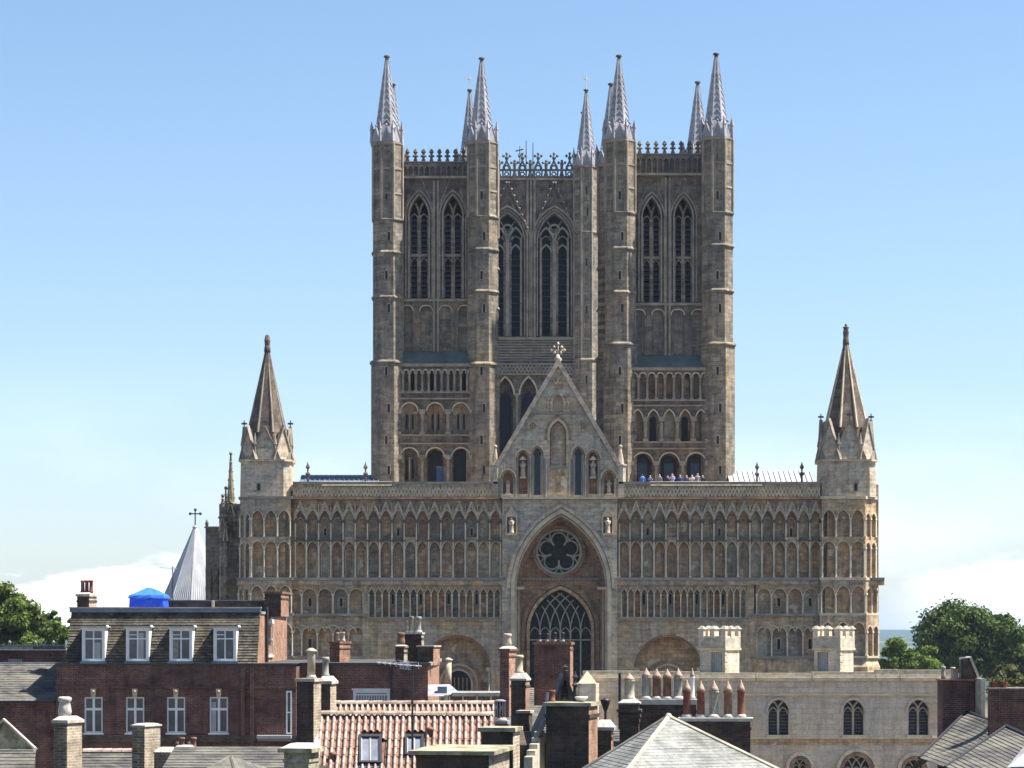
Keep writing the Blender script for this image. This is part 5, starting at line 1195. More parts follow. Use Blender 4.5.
mb.add([(Ax.x(445), 111.8, e), (Ax.x(459), 112.4, Ax.z(692.6)), (Ax.x(448), 115.4, Ax.z(686)), (Ax.x(438), 115.4, Ax.z(686))], [(0, 1, 2, 3)], 'lead')
mb.box(Ax.x(437), Ax.x(446.5), 112.6, 113.4, Ax.z(696), Ax.z(687), 'lead_dark'); mb.obj('roof', an)

# ------------------------------------------------------------------ tall chimneys in the middle
E_ = Fr(104)
nh = thing('brick_house', (E_.x(520), 104, 0), 'narrow dark brick house in the middle distance carrying two tall chimney stacks of different height', 'house')
mb = MB('dark_brick'); mb.box(E_.x(497), E_.x(546), 104.2, 110, 0, E_.z(733), 'dark_brick'); mb.obj('wall', nh)
mb = MB('slate'); courses(mb, (E_.x(495), 103.9, E_.z(733)), (E_.x(547), 103.9, E_.z(733)), (E_.x(547), 107.5, E_.z(708)), (E_.x(495), 107.5, E_.z(708)), 14, .02, 'slate'); mb.quad((E_.x(495), 111, E_.z(733)), (E_.x(547), 111, E_.z(733)), (E_.x(547), 107.5, E_.z(708)), (E_.x(495), 107.5, E_.z(708)), 'slate'); mb.obj('roof', nh)
stack(E_, 500, 509, 516.5, 648.5, 5, nh, 18, 'red_brick', 'brown_clay', 'sunlit_brick', .1, .06, 1, haunch=.1, pots=[(507.5, 633.5, 3.8, 'barrel', 'buff_clay')], d0=2, depth=1.0, label='taller red brick stack, flank coloured as sunlit, with a barrel-shaped pot')
E2 = Fr(98)
stack(E2, 511, 525.5, 528, 678.5, 5, nh, 12, 'dark_brick', 'mortar', 'sunlit_brick', .08, .05, 1, haunch=.22, pots=[(519, 655, 4.4, 'roll', 'buff_clay')], depth=.8, label='shorter black brick stack with a tall white pot on a mortar cone')
stack(E2, 518, 529, 531.5, 710.5, 4, nh, 12, 'dark_brick', 'coping_stone', 'dark_brick', .1, .06, 0, d0=-6, depth=.6)
E3 = Fr(125)
bb = thing('brick_house', (E3.x(552), 125, 0), 'tall dark red brick chimney block with black pots standing before the great arch', 'house')
mb = MB('red_brick'); mb.box(E3.x(530), E3.x(574), 127, 133, 0, E3.z(712), 'red_brick'); mb.obj('wall', bb)
mb = MB('slate'); courses(mb, (E3.x(529), 126, E3.z(712)), (E3.x(575), 126, E3.z(712)), (E3.x(575), 130, E3.z(690)), (E3.x(529), 130, E3.z(690)), 12, .02, 'slate'); mb.quad((E3.x(529), 134, E3.z(712)), (E3.x(575), 134, E3.z(712)), (E3.x(575), 130, E3.z(690)), (E3.x(529), 130, E3.z(690)), 'slate'); mb.obj('roof', bb)
stack(E3, 534, 570, 573, 642, 3, bb, 9, 'red_brick', 'brown_clay', 'sunlit_brick', .14, .07, 1, pots=[(539.5, 633.5, 1.7, 'roll', 'black_iron'), (547.3, 633.5, 1.7, 'roll', 'black_iron'), (554.7, 632.5, 1.8, 'roll', 'black_iron'), (562.5, 632.5, 1.8, 'roll', 'black_iron')], d0=-1, depth=1.1)
# small gable with dark bargeboards
E4 = Fr(84)
gg = thing('gabled_house', (E4.x(565), 84, 0), 'small steep-gabled house with patterned dark bargeboards and a finial, between chimneys', 'house')
mb = MB('slate'); x = E4.x(565); hx = 10 * E4.s; za, zb_ = E4.z(676), E4.z(702)
mb.box(x - hx * .9, x + hx * .9, 84.2, 92, 0, zb_, 'dark_brick'); mb.prism([(x - hx * .9, zb_), (x + hx * .9, zb_), (x, za - .05)], 84.3, 84.6, 'trim_stone'); mb.obj('wall', gg)
mb = MB('slate')
for s_ in (-1, 1): courses(mb, (x + s_ * hx * 1.1, 84, zb_ - .1), (x + s_ * hx * 1.1, 92, zb_ - .1), (x, 92, za), (x, 84, za), 9, .02, 'slate')
mb.obj('roof', gg)
mb = MB('black_iron'); mb.pline([(x - hx * 1.15, zb_ - .15), (x, za + .06), (x + hx * 1.15, zb_ - .15)], .1, 83.9, 84.05)
for k in range(1, 8):
    t = k / 8; w_ = hx * .85 * t; z = za - .1 - (za - zb_) * t * .95; mb.pline([(x - w_ * .5, z + .03), (x, z + .2)], .05, 84.15, 84.25, 'black_iron') if k > 1 else None; mb.pline([(x + w_ * .5, z + .03), (x, z + .2)], .05, 84.153, 84.253, 'black_iron') if k > 1 else None
mb.obj('bargeboard', gg)
mb = MB('black_iron'); finial(mb, x, 84.1, za, 12 * E4.s, .13, 'black_iron'); mb.obj('finial', gg)
mb = MB('black_iron'); finial(mb, E4.x(577), 86.5, E4.z(697), 25 * E4.s, .12, 'black_iron'); mb.tube((E4.x(577), 86.5, 0), (E4.x(577), 86.5, E4.z(697)), .12, 6); tag(mb.obj('roof_finial', origin=(E4.x(577), 86.5, 0)), 'slender black iron finial post beside the small patterned gable', 'finial')

# ------------------------------------------------------------------ pantile cottage
Pn = Fr(80); py_ = 80.
pc = thing('pantile_cottage', (Pn.x(400), 80, 0), 'cottage with a pink clay pantile roof and two dark skylights', 'house')
sl = 3.4; zr = Pn.z(716); ze = zr - 3.0
dd = lambda z: py_ - (zr - z) / 3.0 * sl      # depth of the front slope at a height
Yr = 80.
xl_, xr_ = Pn.x(306), Pn.x(494)
mb = MB('red_brick'); mb.box(xl_ + .1, xr_ - .1, dd(ze) + .3, 86.5, 0, ze - .05, 'red_brick')
mb.add([(xl_ + .12, dd(ze) + .3, ze - .1), (xl_ + .12, 80 + sl, ze - .1), (xl_ + .12, 80, zr - .1)], [(0, 1, 2)], 'red_brick'); mb.add([(xr_ - .12, dd(ze) + .3, ze - .1), (xr_ - .12, 80 + sl, ze - .1), (xr_ - .12, 80, zr - .1)], [(0, 1, 2)], 'red_brick'); mb.obj('wall', pc)
mb = MB('pantile'); pw = 2.55 * .0 + 1
skl = [(359, 382, 737, 765), (405, 424, 737, 757)]
# photo rows on the slope: solve the height whose projection is the row
def zrow(row):
    lo, hi = ze - 2, zr
    for _ in range(40):
        m_ = (lo + hi) / 2; yy = dd(m_); v = HY - (m_ - CZ) * F / yy
        if v > row: lo = m_
        else: hi = m_
    return (lo + hi) / 2
def slope_pt(px_, row, o=0.):
    z = zrow(row); y = dd(z); nz, ny = sl / math.hypot(sl, 3.0), -3.0 / math.hypot(sl, 3.0)
    return ((px_ - 512) * y / F, y + ny * o, z + nz * o)
def clip(u, v):
    z = ze + (zr - ze) * v; x = xl_ + (xr_ - xl_) * u; y = dd(z); px_ = 512 + x * F / y; r_ = HY - (z - CZ) * F / y
    return any(a - 1 < px_ < b + 1 and c_ - 3 < r_ < d + 2 for a, b, c_, d in skl)
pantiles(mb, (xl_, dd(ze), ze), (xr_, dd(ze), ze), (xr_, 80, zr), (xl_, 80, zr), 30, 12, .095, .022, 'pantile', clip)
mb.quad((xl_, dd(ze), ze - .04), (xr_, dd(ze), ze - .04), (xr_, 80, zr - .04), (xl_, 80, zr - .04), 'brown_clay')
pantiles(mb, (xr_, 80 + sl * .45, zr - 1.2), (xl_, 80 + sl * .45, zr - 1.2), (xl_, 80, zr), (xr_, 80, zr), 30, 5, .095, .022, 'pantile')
for k in range(12):
    a = xl_ + (xr_ - xl_) * k / 12; b = xl_ + (xr_ - xl_) * (k + 1) / 12; sg = .05 * (1 - k / 12.)
    mb.loft([[(a, 80 + .15 * math.cos(t), zr + .02 + sg + .11 * math.sin(t)) for t in [i * PI / 6 for i in range(7)]], [(b - .015, 80 + .15 * math.cos(t), zr + .02 + sg + .13 * math.sin(t)) for t in [i * PI / 6 for i in range(7)]]], 'ridge_clay')
mb.obj('roof', pc)
# the rear range behind it
mb = MB('pantile'); P2 = Fr(85); zr2 = P2.z(704.5); x0, x1 = P2.x(327), P2.x(496)
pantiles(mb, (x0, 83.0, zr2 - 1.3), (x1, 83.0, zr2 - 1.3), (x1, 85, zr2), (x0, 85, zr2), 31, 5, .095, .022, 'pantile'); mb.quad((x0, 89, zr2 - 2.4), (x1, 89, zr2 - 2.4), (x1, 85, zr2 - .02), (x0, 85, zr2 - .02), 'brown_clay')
for k in range(12):
    a = x0 + (x1 - x0) * k / 12; b = x0 + (x1 - x0) * (k + 1) / 12
    mb.loft([[(a, 85 + .15 * math.cos(t), zr2 + .02 + .11 * math.sin(t)) for t in [i * PI / 6 for i in range(7)]], [(b - .015, 85 + .15 * math.cos(t), zr2 + .02 + .13 * math.sin(t)) for t in [i * PI / 6 for i in range(7)]]], 'ridge_clay')
mb.box(x0 + .1, x1 - .1, 83.2, 88.6, 0, zr2 - 1.4, 'red_brick'); mb.obj('rear_roof', pc)
for a, b, c_, d in skl:
    w = MB('black_iron'); q = [slope_pt(a, d), slope_pt(b, d), slope_pt(b, c_), slope_pt(a, c_)]; e_ = Vector(q[1]) - Vector(q[0]); u_ = Vector(q[3]) - Vector(q[0])
    nrm = e_.cross(u_).normalized(); nrm = nrm if nrm.z > 0 else -nrm; o_ = Vector(q[0]); lx, lu = e_.length, u_.length; ex, eu = e_.normalized(), u_.normalized()
    w.T = lambda x, y, z, o_=o_, ex=ex, eu=eu, nrm=nrm: tuple(o_ + ex * x + eu * z + nrm * y)
    fw = .07
    for g4 in ((0, fw, 0, lu), (lx - fw, lx, 0, lu), (fw, lx - fw, 0, fw), (fw, lx - fw, lu - fw * 1.6, lu)): w.box(g4[0], g4[1], -.02, .14, g4[2], g4[3], 'black_iron')
    w.box(lx / 2 - .02, lx / 2 + .02, .06, .1, fw, lu - fw, 'grey_paint'); w.box(fw, lx - fw, .05, .07, fw, lu - fw, 'lit_glass')
    for xx in (fw, lx - fw - .03): w.box(xx, xx + .03, .07, .105, fw, lu - .12, 'grey_paint')
    w.box(-.06, lx + .06, .001, .03, -.12, 0, 'lead_dark'); w.T = None
    w.obj('skylight', pc)
for px_, r_ in ((333, 760), (430, 735)):
    w = MB('brown_clay'); p = slope_pt(px_, r_, .03); w.lathe(p[0], p[1], [(.1, p[2] - .1), (.1, p[2] + .12), (.13, p[2] + .13), (.1, p[2] + .22), (.03, p[2] + .24)], 8); w.obj('roof_vent', pc)
Pg = Fr(79)
stack(Pg, 296.5, 314, 321, 678.5, 5, pc, 14, 'dark_brick', 'coping_stone', 'sunlit_buff_brick', .1, .05, 0, pots=[(311.5, 648, 4.0, 'flue', 'buff_clay')], depth=.75, label='thick black stack with a tall capped flue pot')
P3 = Fr(82); stack(P3, 319.5, 330.5, 332, 681, 5, pc, 10, 'dark_brick', 'coping_stone', 'sunlit_buff_brick', .1, .06, 0, haunch=.16, pots=[(325.5, 657, 3.7, 'roll', 'grey_clay')], depth=.8, label='smaller stack with a rounded mortar top and banded pot')
stack(Fr(82.5), 494.5, 506, 507, 721, 5, pc, 8, 'dark_brick', 'lead', 'dark_brick', .1, .05, 0, pots=[(500, 702, 5.3, 'vent', 'lead')], depth=.6, label='low stack under a ribbed grey metal cowl')
mb = MB('lead_mid'); q = [slope_pt(313, 760), slope_pt(319, 760), slope_pt(318, 716), slope_pt(314, 716)]
mb.add([(a[0], a[1], a[2] + .13) for a in q], [(0, 1, 2, 3)], 'lead_pale'); mb.obj('flashing', pc)
aerial('tv_aerial', Fr(77).x(412), 77.3, 5.5, Fr(77).z(663), 1.55, (-.9, .38, .07), 'tall television aerial rising in front of the pantile roof', 8, .025, .2, True)

# mossy stack base in front of the cottage corner
S1 = Fr(68)
sb = thing('stone_house', (S1.x(300), 68, 0), 'low slate house with a mossy stone stack, left of the pantile cottage', 'house')
mb = MB('dark_brick'); mb.box(S1.x(180), S1.x(315), 68.6, 73, 0, S1.z(775), 'dark_brick'); mb.obj('wall', sb)
mb = MB('slate'); courses(mb, (S1.x(150), 66.5, S1.z(800)), (S1.x(300), 66.5, S1.z(800)), (S1.x(300), 73, S1.z(755)), (S1.x(150), 73, S1.z(755)), 20, .02, 'slate')
mb.quad((S1.x(150), 76, S1.z(800)), (S1.x(300), 76, S1.z(800)), (S1.x(300), 73, S1.z(755)), (S1.x(150), 73, S1.z(755)), 'slate'); mb.obj('roof', sb)
mb = MB('slate'); a = (S1.x(233), 67.5, S1.z(755)); base = [(S1.x(200), 64.8, S1.z(775)), (S1.x(253), 64.5, S1.z(778)), (S1.x(262), 71, S1.z(775)), (S1.x(205), 71, S1.z(775))]
mb.add([a] + base, [(0, 1, 2), (0, 2, 3), (0, 3, 4), (0, 4, 1), (1, 2, 3, 4)], 'slate'); mb.tube(a, base[1], .05, 5, 'slate'); mb.tube(a, base[0], .05, 5, 'slate'); mb.obj('hip_roof', sb)
stack(S1, 284, 309, 315, 748, 3, sb, 14, 'mossy_stone', 'mossy_stone', 'mossy_stone', .12, .14, 1, haunch=.12, depth=.9)

# ------------------------------------------------------------------ houses along the bottom left
L1 = Fr(115.4)
lh = thing('brick_house', (L1.x(20), 115.4, 0), 'low brick house at the left edge with a grey slate roof half in shadow', 'house')
mb = MB('red_brick'); h_ = [(L1.x(5), L1.x(18), L1.z(744), L1.z(729))]; xa, xb = L1.x(-60), L1.x(55.6)
holes_wall(mb, xa, xb, 0, L1.z(701), 115.4, .12, h_, 'red_brick'); mb.quad((xb, 115.4, 0), (xb, 120, 0), (xb, 120, L1.z(701)), (xb, 115.4, L1.z(701))); mb.quad((xa, 115.4, 0), (xa, 120.4, 0), (xa, 120.4, L1.z(701)), (xa, 115.4, L1.z(701))); mb.obj('wall', lh)
w = MB('grey_paint'); sash(w, *h_[0], 115.45, .08, 1, 0, 0, 'coping_stone'); w.obj('window', lh)
mb = MB('slate'); courses(mb, (xa, 115.2, L1.z(701)), (xb, 115.2, L1.z(701)), (xb, 120.5, L1.z(666) + .05), (xa, 120.5, L1.z(666) + .05), 16, .02, 'slate'); mb.box(xa, xb, 115.1, 115.3, L1.z(702.5), L1.z(700.5), 'black_iron'); mb.box(xa, xb, 120.4, 120.6, L1.z(666) + .02, L1.z(664.6) + .05, 'lead'); mb.obj('roof', lh)
L2 = Fr(125)
lh2 = thing('brick_building', (L2.x(20), 125, 0), 'flat-topped brick building with white edging behind the slate roof at the left edge', 'building')
mb = MB('red_brick'); xa, xb = L2.x(-60), L2.x(66); h2 = [(L2.x(8), L2.x(22), L2.z(667), L2.z(659))]
holes_wall(mb, xa, xb, 0, L2.z(650), 125, .1, h2, 'red_brick'); mb.quad((xb, 125, 0), (xb, 137, 0), (xb, 137, L2.z(650)), (xb, 125, L2.z(650))); mb.quad((xa, 137, 0), (xb, 137, 0), (xb, 137, L2.z(650)), (xa, 137, L2.z(650))); mb.obj('wall', lh2)
w = MB('white_paint'); sash(w, *h2[0], 125.03, .06, 1, 0, 0, 'grey_paint', 'lit_glass'); w.obj('window', lh2)
mb = MB('lead_dark'); mb.box(xa, xb, 125.1, 137, L2.z(650) - .1, L2.z(650), 'flat_roof'); mb.box(xa, L2.x(34), 124.85, 125.15, L2.z(649.8), L2.z(646.5), 'lead_pale'); mb.box(L2.x(34), xb, 124.9, 125.15, L2.z(649.8), L2.z(647), 'lead_dark'); mb.box(xa, xb, 124.8, 125.3, L2.z(646.5) + .01, L2.z(645), 'lead_dark')
for k in range(30): x = xa + k * .38; mb.box(x, x + .19, 124.8, 124.86, L2.z(649.4), L2.z(647.2), 'grey_clay') if x < L2.x(33) else None
for px_ in (8, 34, 52): mb.lathe(L2.x(px_), 125.4, [(.06, L2.z(645)), (.06, L2.z(643)), (.1, L2.z(642.5)), (.02, L2.z(640.5))], 6, 'grey_clay')
mb.obj('roof_edging', lh2)
L3 = Fr(74)
gh = thing('gabled_house', (L3.x(0), 74, 0), 'house at the bottom left corner with a white-edged gable over slate', 'house')
mb = MB('red_brick'); mb.box(L3.x(-60), L3.x(16), 76, 77, 0, L3.z(762), 'red_brick'); mb.prism([(L3.x(-35), L3.z(751)), (L3.x(27), L3.z(751)), (L3.x(-4), L3.z(722))], 75.2, 75.5, 'mossy_stone'); mb.obj('wall', gh)
mb = MB('slate'); courses(mb, (L3.x(-60), 72, L3.z(790)), (L3.x(42), 72, L3.z(790)), (L3.x(30), 75, L3.z(752)), (L3.x(-60), 75, L3.z(752)), 12, .02, 'slate'); mb.add([(L3.x(28), 75.1, L3.z(751.5)), (L3.x(28), 75.6, L3.z(751.5)), (L3.x(-4), 75.6, L3.z(722)), (L3.x(-4), 75.1, L3.z(722))], [(0, 1, 2, 3)], 'slate'); mb.obj('roof', gh)
mb = MB('coping_stone'); mb.pline([(L3.x(-36), L3.z(752)), (L3.x(-4), L3.z(721)), (L3.x(28), L3.z(750.6))], .06, 75.0, 75.25, 'coping_stone'); mb.box(L3.x(-60), L3.x(28), 74.9, 75.2, L3.z(752.6), L3.z(751), 'coping_stone'); mb.obj('bargeboard', gh)
L4 = Fr(82)
sh = thing('slate_house', (L4.x(150), 82, 0), 'low slate-roofed house with an orange clay ridge and buff brick stacks', 'house')
mb = MB('red_brick'); mb.box(L4.x(68), L4.x(292), 83, 91, 0, L4.z(785), 'red_brick'); mb.obj('wall', sh)
mb = MB('slate'); courses(mb, (L4.x(68), 80.6, L4.z(790)), (L4.x(292), 80.6, L4.z(790)), (L4.x(292), 84.5, L4.z(756)), (L4.x(68), 84.5, L4.z(756)), 14, .02, 'slate'); mb.quad((L4.x(68), 88.5, L4.z(790)), (L4.x(292), 88.5, L4.z(790)), (L4.x(292), 84.5, L4.z(756)), (L4.x(68), 84.5, L4.z(756)), 'slate')
for k in range(22):
    a = L4.x(70 + 10.1 * k); b = L4.x(70 + 10.1 * (k + 1)) - .015; mm = 'pantile' if k < 7 else 'ridge_clay'
    mb.loft([[(q, 84.5 + .14 * math.cos(t), L4.z(756) + .02 + (.11 + .015 * j) * math.sin(t)) for t in [i * PI / 6 for i in range(7)]] for j, q in enumerate((a, b))], mm)
mb.obj('roof', sh)
stack(L4, 54, 68, 76, 720, 3, sh, 22, 'shaded_buff_brick', 'coping_stone', 'sunlit_buff_brick', .1, .06, 0, haunch=.12, pots=[(65, 697, 6.2, 'barrel', 'mortar')], depth=.9, label='tall buff brick stack with a wide crumbling pale pot', d0=-2)
stack(L4, 132, 145.5, 156.5, 725, 3, sh, 26, 'shaded_buff_brick', 'mortar', 'sunlit_buff_brick', .05, .04, 0, haunch=.05, depth=.9, label='square buff stack with a white mortar top', d0=-2)
stack(L4, 154, 171, 173, 752, 3, sh, 12, 'shaded_buff_brick', 'mossy_stone', 'coping_stone', .04, .03, 0, haunch=.14, depth=.7, d0=-3.5)
stack(L4, 172.5, 186, 192, 750, 3, sh, 16, 'dark_brick', 'mossy_stone', 'coping_stone', .04, .03, 0, haunch=.14, depth=.9, d0=-1.5)
L5 = Fr(112.5)
for px_ in (172, 184): 
    mb = MB('brown_clay'); pot(mb, L4.x(px_), 84.5, L4.z(757) + .1, .45, .1, 'roll', 'brown_clay'); mb.lathe(L4.x(px_) - .12, 84.5, [(.11, L4.z(757) + .1), (.11, L4.z(757) + .4)], 8, 'brown_clay'); mb.obj('roof_vent', sh)
# dark gutter shelf on the mansard house wall
mb = MB('grey_paint'); mb.box(M.x(258), M.x(292), my - .6, my - .01, M.z(738), M.z(735), 'grey_paint'); mb.add([(M.x(258), my - .6, M.z(738)), (M.x(292), my - .6, M.z(738)), (M.x(292), my - .02, M.z(742)), (M.x(258), my - .02, M.z(742))], [(0, 1, 2, 3)], 'grey_paint'); mb.obj('canopy', mh)

# ------------------------------------------------------------------ foreground stacks, centre
C1 = Fr(44)
c1 = thing('chimney_stack', (C1.x(452), 44, 0), 'broad black chimney stack with a flat mossy slab top at the bottom edge', 'chimney')
stack(C1, 416, 489, 502, 750.5, 0, c1, 9, 'dark_brick', 'mossy_stone', 'sunlit_buff_brick', .07, .12, 0, depth=2.3, name='stack', d0=0)
C2 = Fr(60)
c2 = thing('chimney_stack', (C2.x(498), 60, 0), 'dark brick stack with a pale slab top and buff sunlit flank beside the pantile roof', 'chimney')
stack(C2, 481, 513, 519.5, 727.5, 0, c2, 10, 'dark_brick', 'mossy_stone', 'sunlit_buff_brick', .1, .07, 0, depth=.95, name='stack')
C3 = Fr(56)
c3 = thing('chimney_stack', (C3.x(568), 56, 0), 'big square dark brick stack carrying a white bowl and a short red pot', 'chimney')
o3 = stack(C3, 546, 588.5, 594.5, 702.5, 0, c3, 14, 'dark_brick', 'mossy_stone', 'sunlit_brick', .08, .06, 1, depth=.95, name='stack')
mb = MB('terracotta'); pot(mb, C3.x(552.5), 56.8, C3.z(702.4), 11.5 * C3.s, 3.7 * C3.s, 'roll', 'terracotta'); mb.obj('chimney_pot', o3)
mb = MB('white_paint'); mb.lathe(C3.x(582), 56.55, [(.05, C3.z(702.4)), (.08, C3.z(701)), (.14, C3.z(699)), (.15, C3.z(697.3)), (.13, C3.z(697.3)), (.11, C3.z(698.8)), (.02, C3.z(699.3))], 14, 'white_paint')
tag(mb.obj('bowl', origin=(C3.x(582), 56.55, C3.z(702.4))), 'white bowl sitting on top of the big square brick stack', 'bowl')
C4 = Fr(66)
wl = MB('coping_stone'); wl.T = frameT(C4.x(524), 66, R(6)); 
for k in range(5): wl.box(0, 8.6 * C4.s, .7 * k, .7 * k + .69, 5, C4.z(757 - k * 5.2) , 'coping_stone')
wl.T = None; tag(wl.obj('parapet_wall', origin=(C4.x(524), 66, 0)), 'stepped pale stone parapet between two dark chimney stacks', 'wall')
lh3 = thing('slate_house', (C4.x(540), 70, 0), 'house with a steep dark slate roof seen end-on between the chimney stacks', 'house')
mb = MB('dark_brick'); mb.box(C4.x(518), C4.x(548), 70, 80, 0, C4.z(752), 'dark_brick'); mb.obj('wall', lh3)
mb = MB('slate'); courses(mb, (C4.x(527), 68, C4.z(768)), (C4.x(537), 80, C4.z(748)), (C4.x(556), 80, C4.z(708)), (C4.x(549), 68, C4.z(724)), 16, .025, 'slate'); mb.quad((C4.x(575), 68, C4.z(768)), (C4.x(580), 80, C4.z(748)), (C4.x(556), 80, C4.z(708)), (C4.x(549), 68, C4.z(724)), 'slate'); mb.tube((C4.x(548.6), 67.9, C4.z(723.5)), (C4.x(556), 80, C4.z(707.5)), .08, 6, 'black_iron'); mb.obj('roof', lh3)

# ------------------------------------------------------------------ pots in rows, centre right
Rr_ = Fr(80)
rh = thing('brick_house', (Rr_.x(680), 80, 0), 'dark brick house whose long chimney stacks carry rows of cone-topped pots', 'house')
mb = MB('dark_brick'); mb.box(Rr_.x(600), Rr_.x(752), 80.9, 88, 0, Rr_.z(762), 'dark_brick'); mb.obj('wall', rh)
mb = MB('slate'); courses(mb, (Rr_.x(596), 80.6, Rr_.z(764)), (Rr_.x(756), 80.6, Rr_.z(764)), (Rr_.x(756), 84.5, Rr_.z(735)), (Rr_.x(596), 84.5, Rr_.z(735)), 14, .02, 'slate'); mb.quad((Rr_.x(596), 88.4, Rr_.z(764)), (Rr_.x(756), 88.4, Rr_.z(764)), (Rr_.x(756), 84.5, Rr_.z(735)), (Rr_.x(596), 84.5, Rr_.z(735)), 'slate'); mb.obj('roof', rh)
stack(Rr_, 637, 696, 696.5, 699.5, 4, rh, 4, 'dark_brick', 'mortar', 'dark_brick', .17, .05, 1, depth=.6, d0=2.4, label='rear stack with four grey pots and one slim white pot',
      pots=[(646, 668, 5.2, 'cone', 'grey_clay'), (656.5, 669, 4.9, 'cone', 'brown_clay'), (667, 669, 4.9, 'cone', 'brown_clay'), (678, 668.5, 5.0, 'cone', 'grey_clay'), (692, 668, 2.6, 'cone', 'white_paint')])
stack(Rr_, 619.5, 638.5, 640, 702.5, 4, rh, 5, 'dark_brick', 'mortar', 'dark_brick', .05, .06, 3, haunch=.1, depth=.7, d0=1.0, label='square stack with one wide cream pot', pots=[(629.3, 673, 6.0, 'cone', 'coping_stone')])
R2 = Fr(76)
stack(R2, 681, 750, 751.5, 718, 4, rh, 4, 'dark_brick', 'mortar', 'sunlit_brick', .1, .09, 1, depth=.75, d0=0, label='front stack with five red and grey cone-topped pots',
      pots=[(686.5, 680, 4.6, 'cone', 'terracotta'), (700.5, 681, 4.6, 'cone', 'terracotta'), (713.5, 681, 5.4, 'cone', 'grey_clay'), (727.5, 681, 4.8, 'cone', 'brown_clay'), (740.5, 680, 4.3, 'cone', 'terracotta')])
stack(Fr(74), 596, 611, 612.5, 727, 4, rh, 8, 'dark_brick', 'lead', 'sunlit_brick', .1, .1, 1, haunch=.2, depth=.7, label='low rounded stack under a grey mortar hump')
mb = MB('black_iron'); x = Fr(90).x(619.8); mb.tube((x, 90, 4), (x, 90, Fr(90).z(673)), .055, 6); mb.obj('drainpipe', rh)
tl = Fr(92); mb = MB('black_iron'); x = tl.x(605.5); mb.tube((x, 92, 0), (x, 92, tl.z(706)), .05, 6); mb.lathe(x, 92, [(.06, tl.z(711)), (.13, tl.z(706)), (.19, tl.z(701)), (.2, tl.z(700)), (.1, tl.z(698.6)), (.02, tl.z(697.5))], 8, 'black_iron')
tag(mb.obj('street_lamp', origin=(x, 92, 0)), 'black iron street lamp in front of the pale gatehouse wall', 'street lamp')

# hipped roof in the foreground
H1 = Fr(46)
hp_ = thing('outbuilding', (H1.x(675), 48, 0), 'building with a pale stone-slated pyramid roof in the foreground', 'building')
ap = (H1.x(668.5), 47.6, Fr(47.6).z(716.5)); ap = (Fr(47.6).x(668.5), 47.6, Fr(47.6).z(716.5))
def gp(px_, row, Y): return ((px_ - 512) * Y / F, Y, CZ + (HY - row) * Y / F)
pl = gp(560, 784, 48.6); pf = gp(606, 792, 44.5); pr = gp(824, 781, 46.2); pb = gp(740, 745, 50)
mb = MB('pale_stone'); zz = min(pl[2], pf[2], pr[2]) - .02
base = [(p[0] * .99 + ap[0] * .01, p[1], zz) for p in (pl, pf, pr, pb)]
mb.loft([[(a, b, 0) for a, b, c_ in base], base], 'pale_stone'); mb.obj('wall', hp_)
mb = MB('stone_slate'); P4 = [Vector(p) for p in (pl, pf, pr, pb)]; P4 = [Vector((p.x, p.y, zz + .02)) for p in P4]
# re-lay the eave corners at one height along the same hips
for i in range(4):
    a, b = P4[i], P4[(i + 1) % 4]; A_ = Vector(ap); n = 26
    nm = (b - a).cross(A_ - a).normalized(); nm = nm if nm.z > 0 else -nm
    for k in range(n):
        t0, t1 = k / n, (k + 1) / n; j = .005
        v = [a.lerp(A_, t0) + nm * j, b.lerp(A_, t0) + nm * j, b.lerp(A_, t1), a.lerp(A_, t1), a.lerp(A_, t0), b.lerp(A_, t0)]
        mb.add([tuple(p) for p in v], [(0, 1, 2, 3), (4, 5, 1, 0)], 'stone_slate')
mb.obj('hipped_roof', hp_)
mb = MB('lead_pale')
for p in P4: mb.tube(tuple(p), ap, .045, 6, 'coping_stone')
mb.ball(ap[0], ap[1], ap[2], .07, 8, 'coping_stone'); mb.obj('hip_roll', hp_)

# ------------------------------------------------------------------ right edge
Q1 = Fr(96)
q1 = thing('slate_house', (Q1.x(960), 96, 0), 'slate-roofed house with a brick gable chimney against the pale gatehouse', 'house')
mb = MB('red_brick'); mb.box(Q1.x(951.5), Q1.x(984), 98, 99.2, 0, Q1.z(682), 'red_brick'); mb.box(Q1.x(950.5), Q1.x(984.5), 97.9, 99.3, Q1.z(682), Q1.z(680.5), 'brown_clay'); mb.box(Q1.x(985), Q1.x(989), 96.8, 99.2, 0, Q1.z(679), 'coping_stone')
mb.box(Q1.x(925), Q1.x(985), 92.5, 97.9, 0, Q1.z(772), 'red_brick'); mb.obj('wall', q1)
mb = MB('slate'); courses(mb, gp(920, 758, 92), gp(984, 782, 87), gp(989, 721, 93), gp(967, 712, 97.5), 17, .02, 'slate'); mb.quad(gp(920, 758, 92), gp(967, 712, 97.5), gp(930, 760, 100), gp(900, 780, 97), 'slate')
mb.tube(gp(919, 757.5, 92), gp(967, 711, 97.5), .06, 5, 'black_iron'); mb.tube(gp(967, 711, 97.5), gp(988.5, 720, 93.5), .06, 5, 'black_iron'); mb.obj('roof', q1)
mb = MB('coping_stone'); mb.prism([(Q1.x(972.5), Q1.z(680.4)), (Q1.x(988.5), Q1.z(680.4)), (Q1.x(980.5), Q1.z(659)), (Q1.x(974), Q1.z(659))], 98.1, 98.9, 'dark_brick'); mb.pline([(Q1.x(980), Q1.z(657.5)), (Q1.x(989.5), Q1.z(680.8))], .09, 98.0, 99.0, 'coping_stone'); mb.obj('gable_coping', q1)
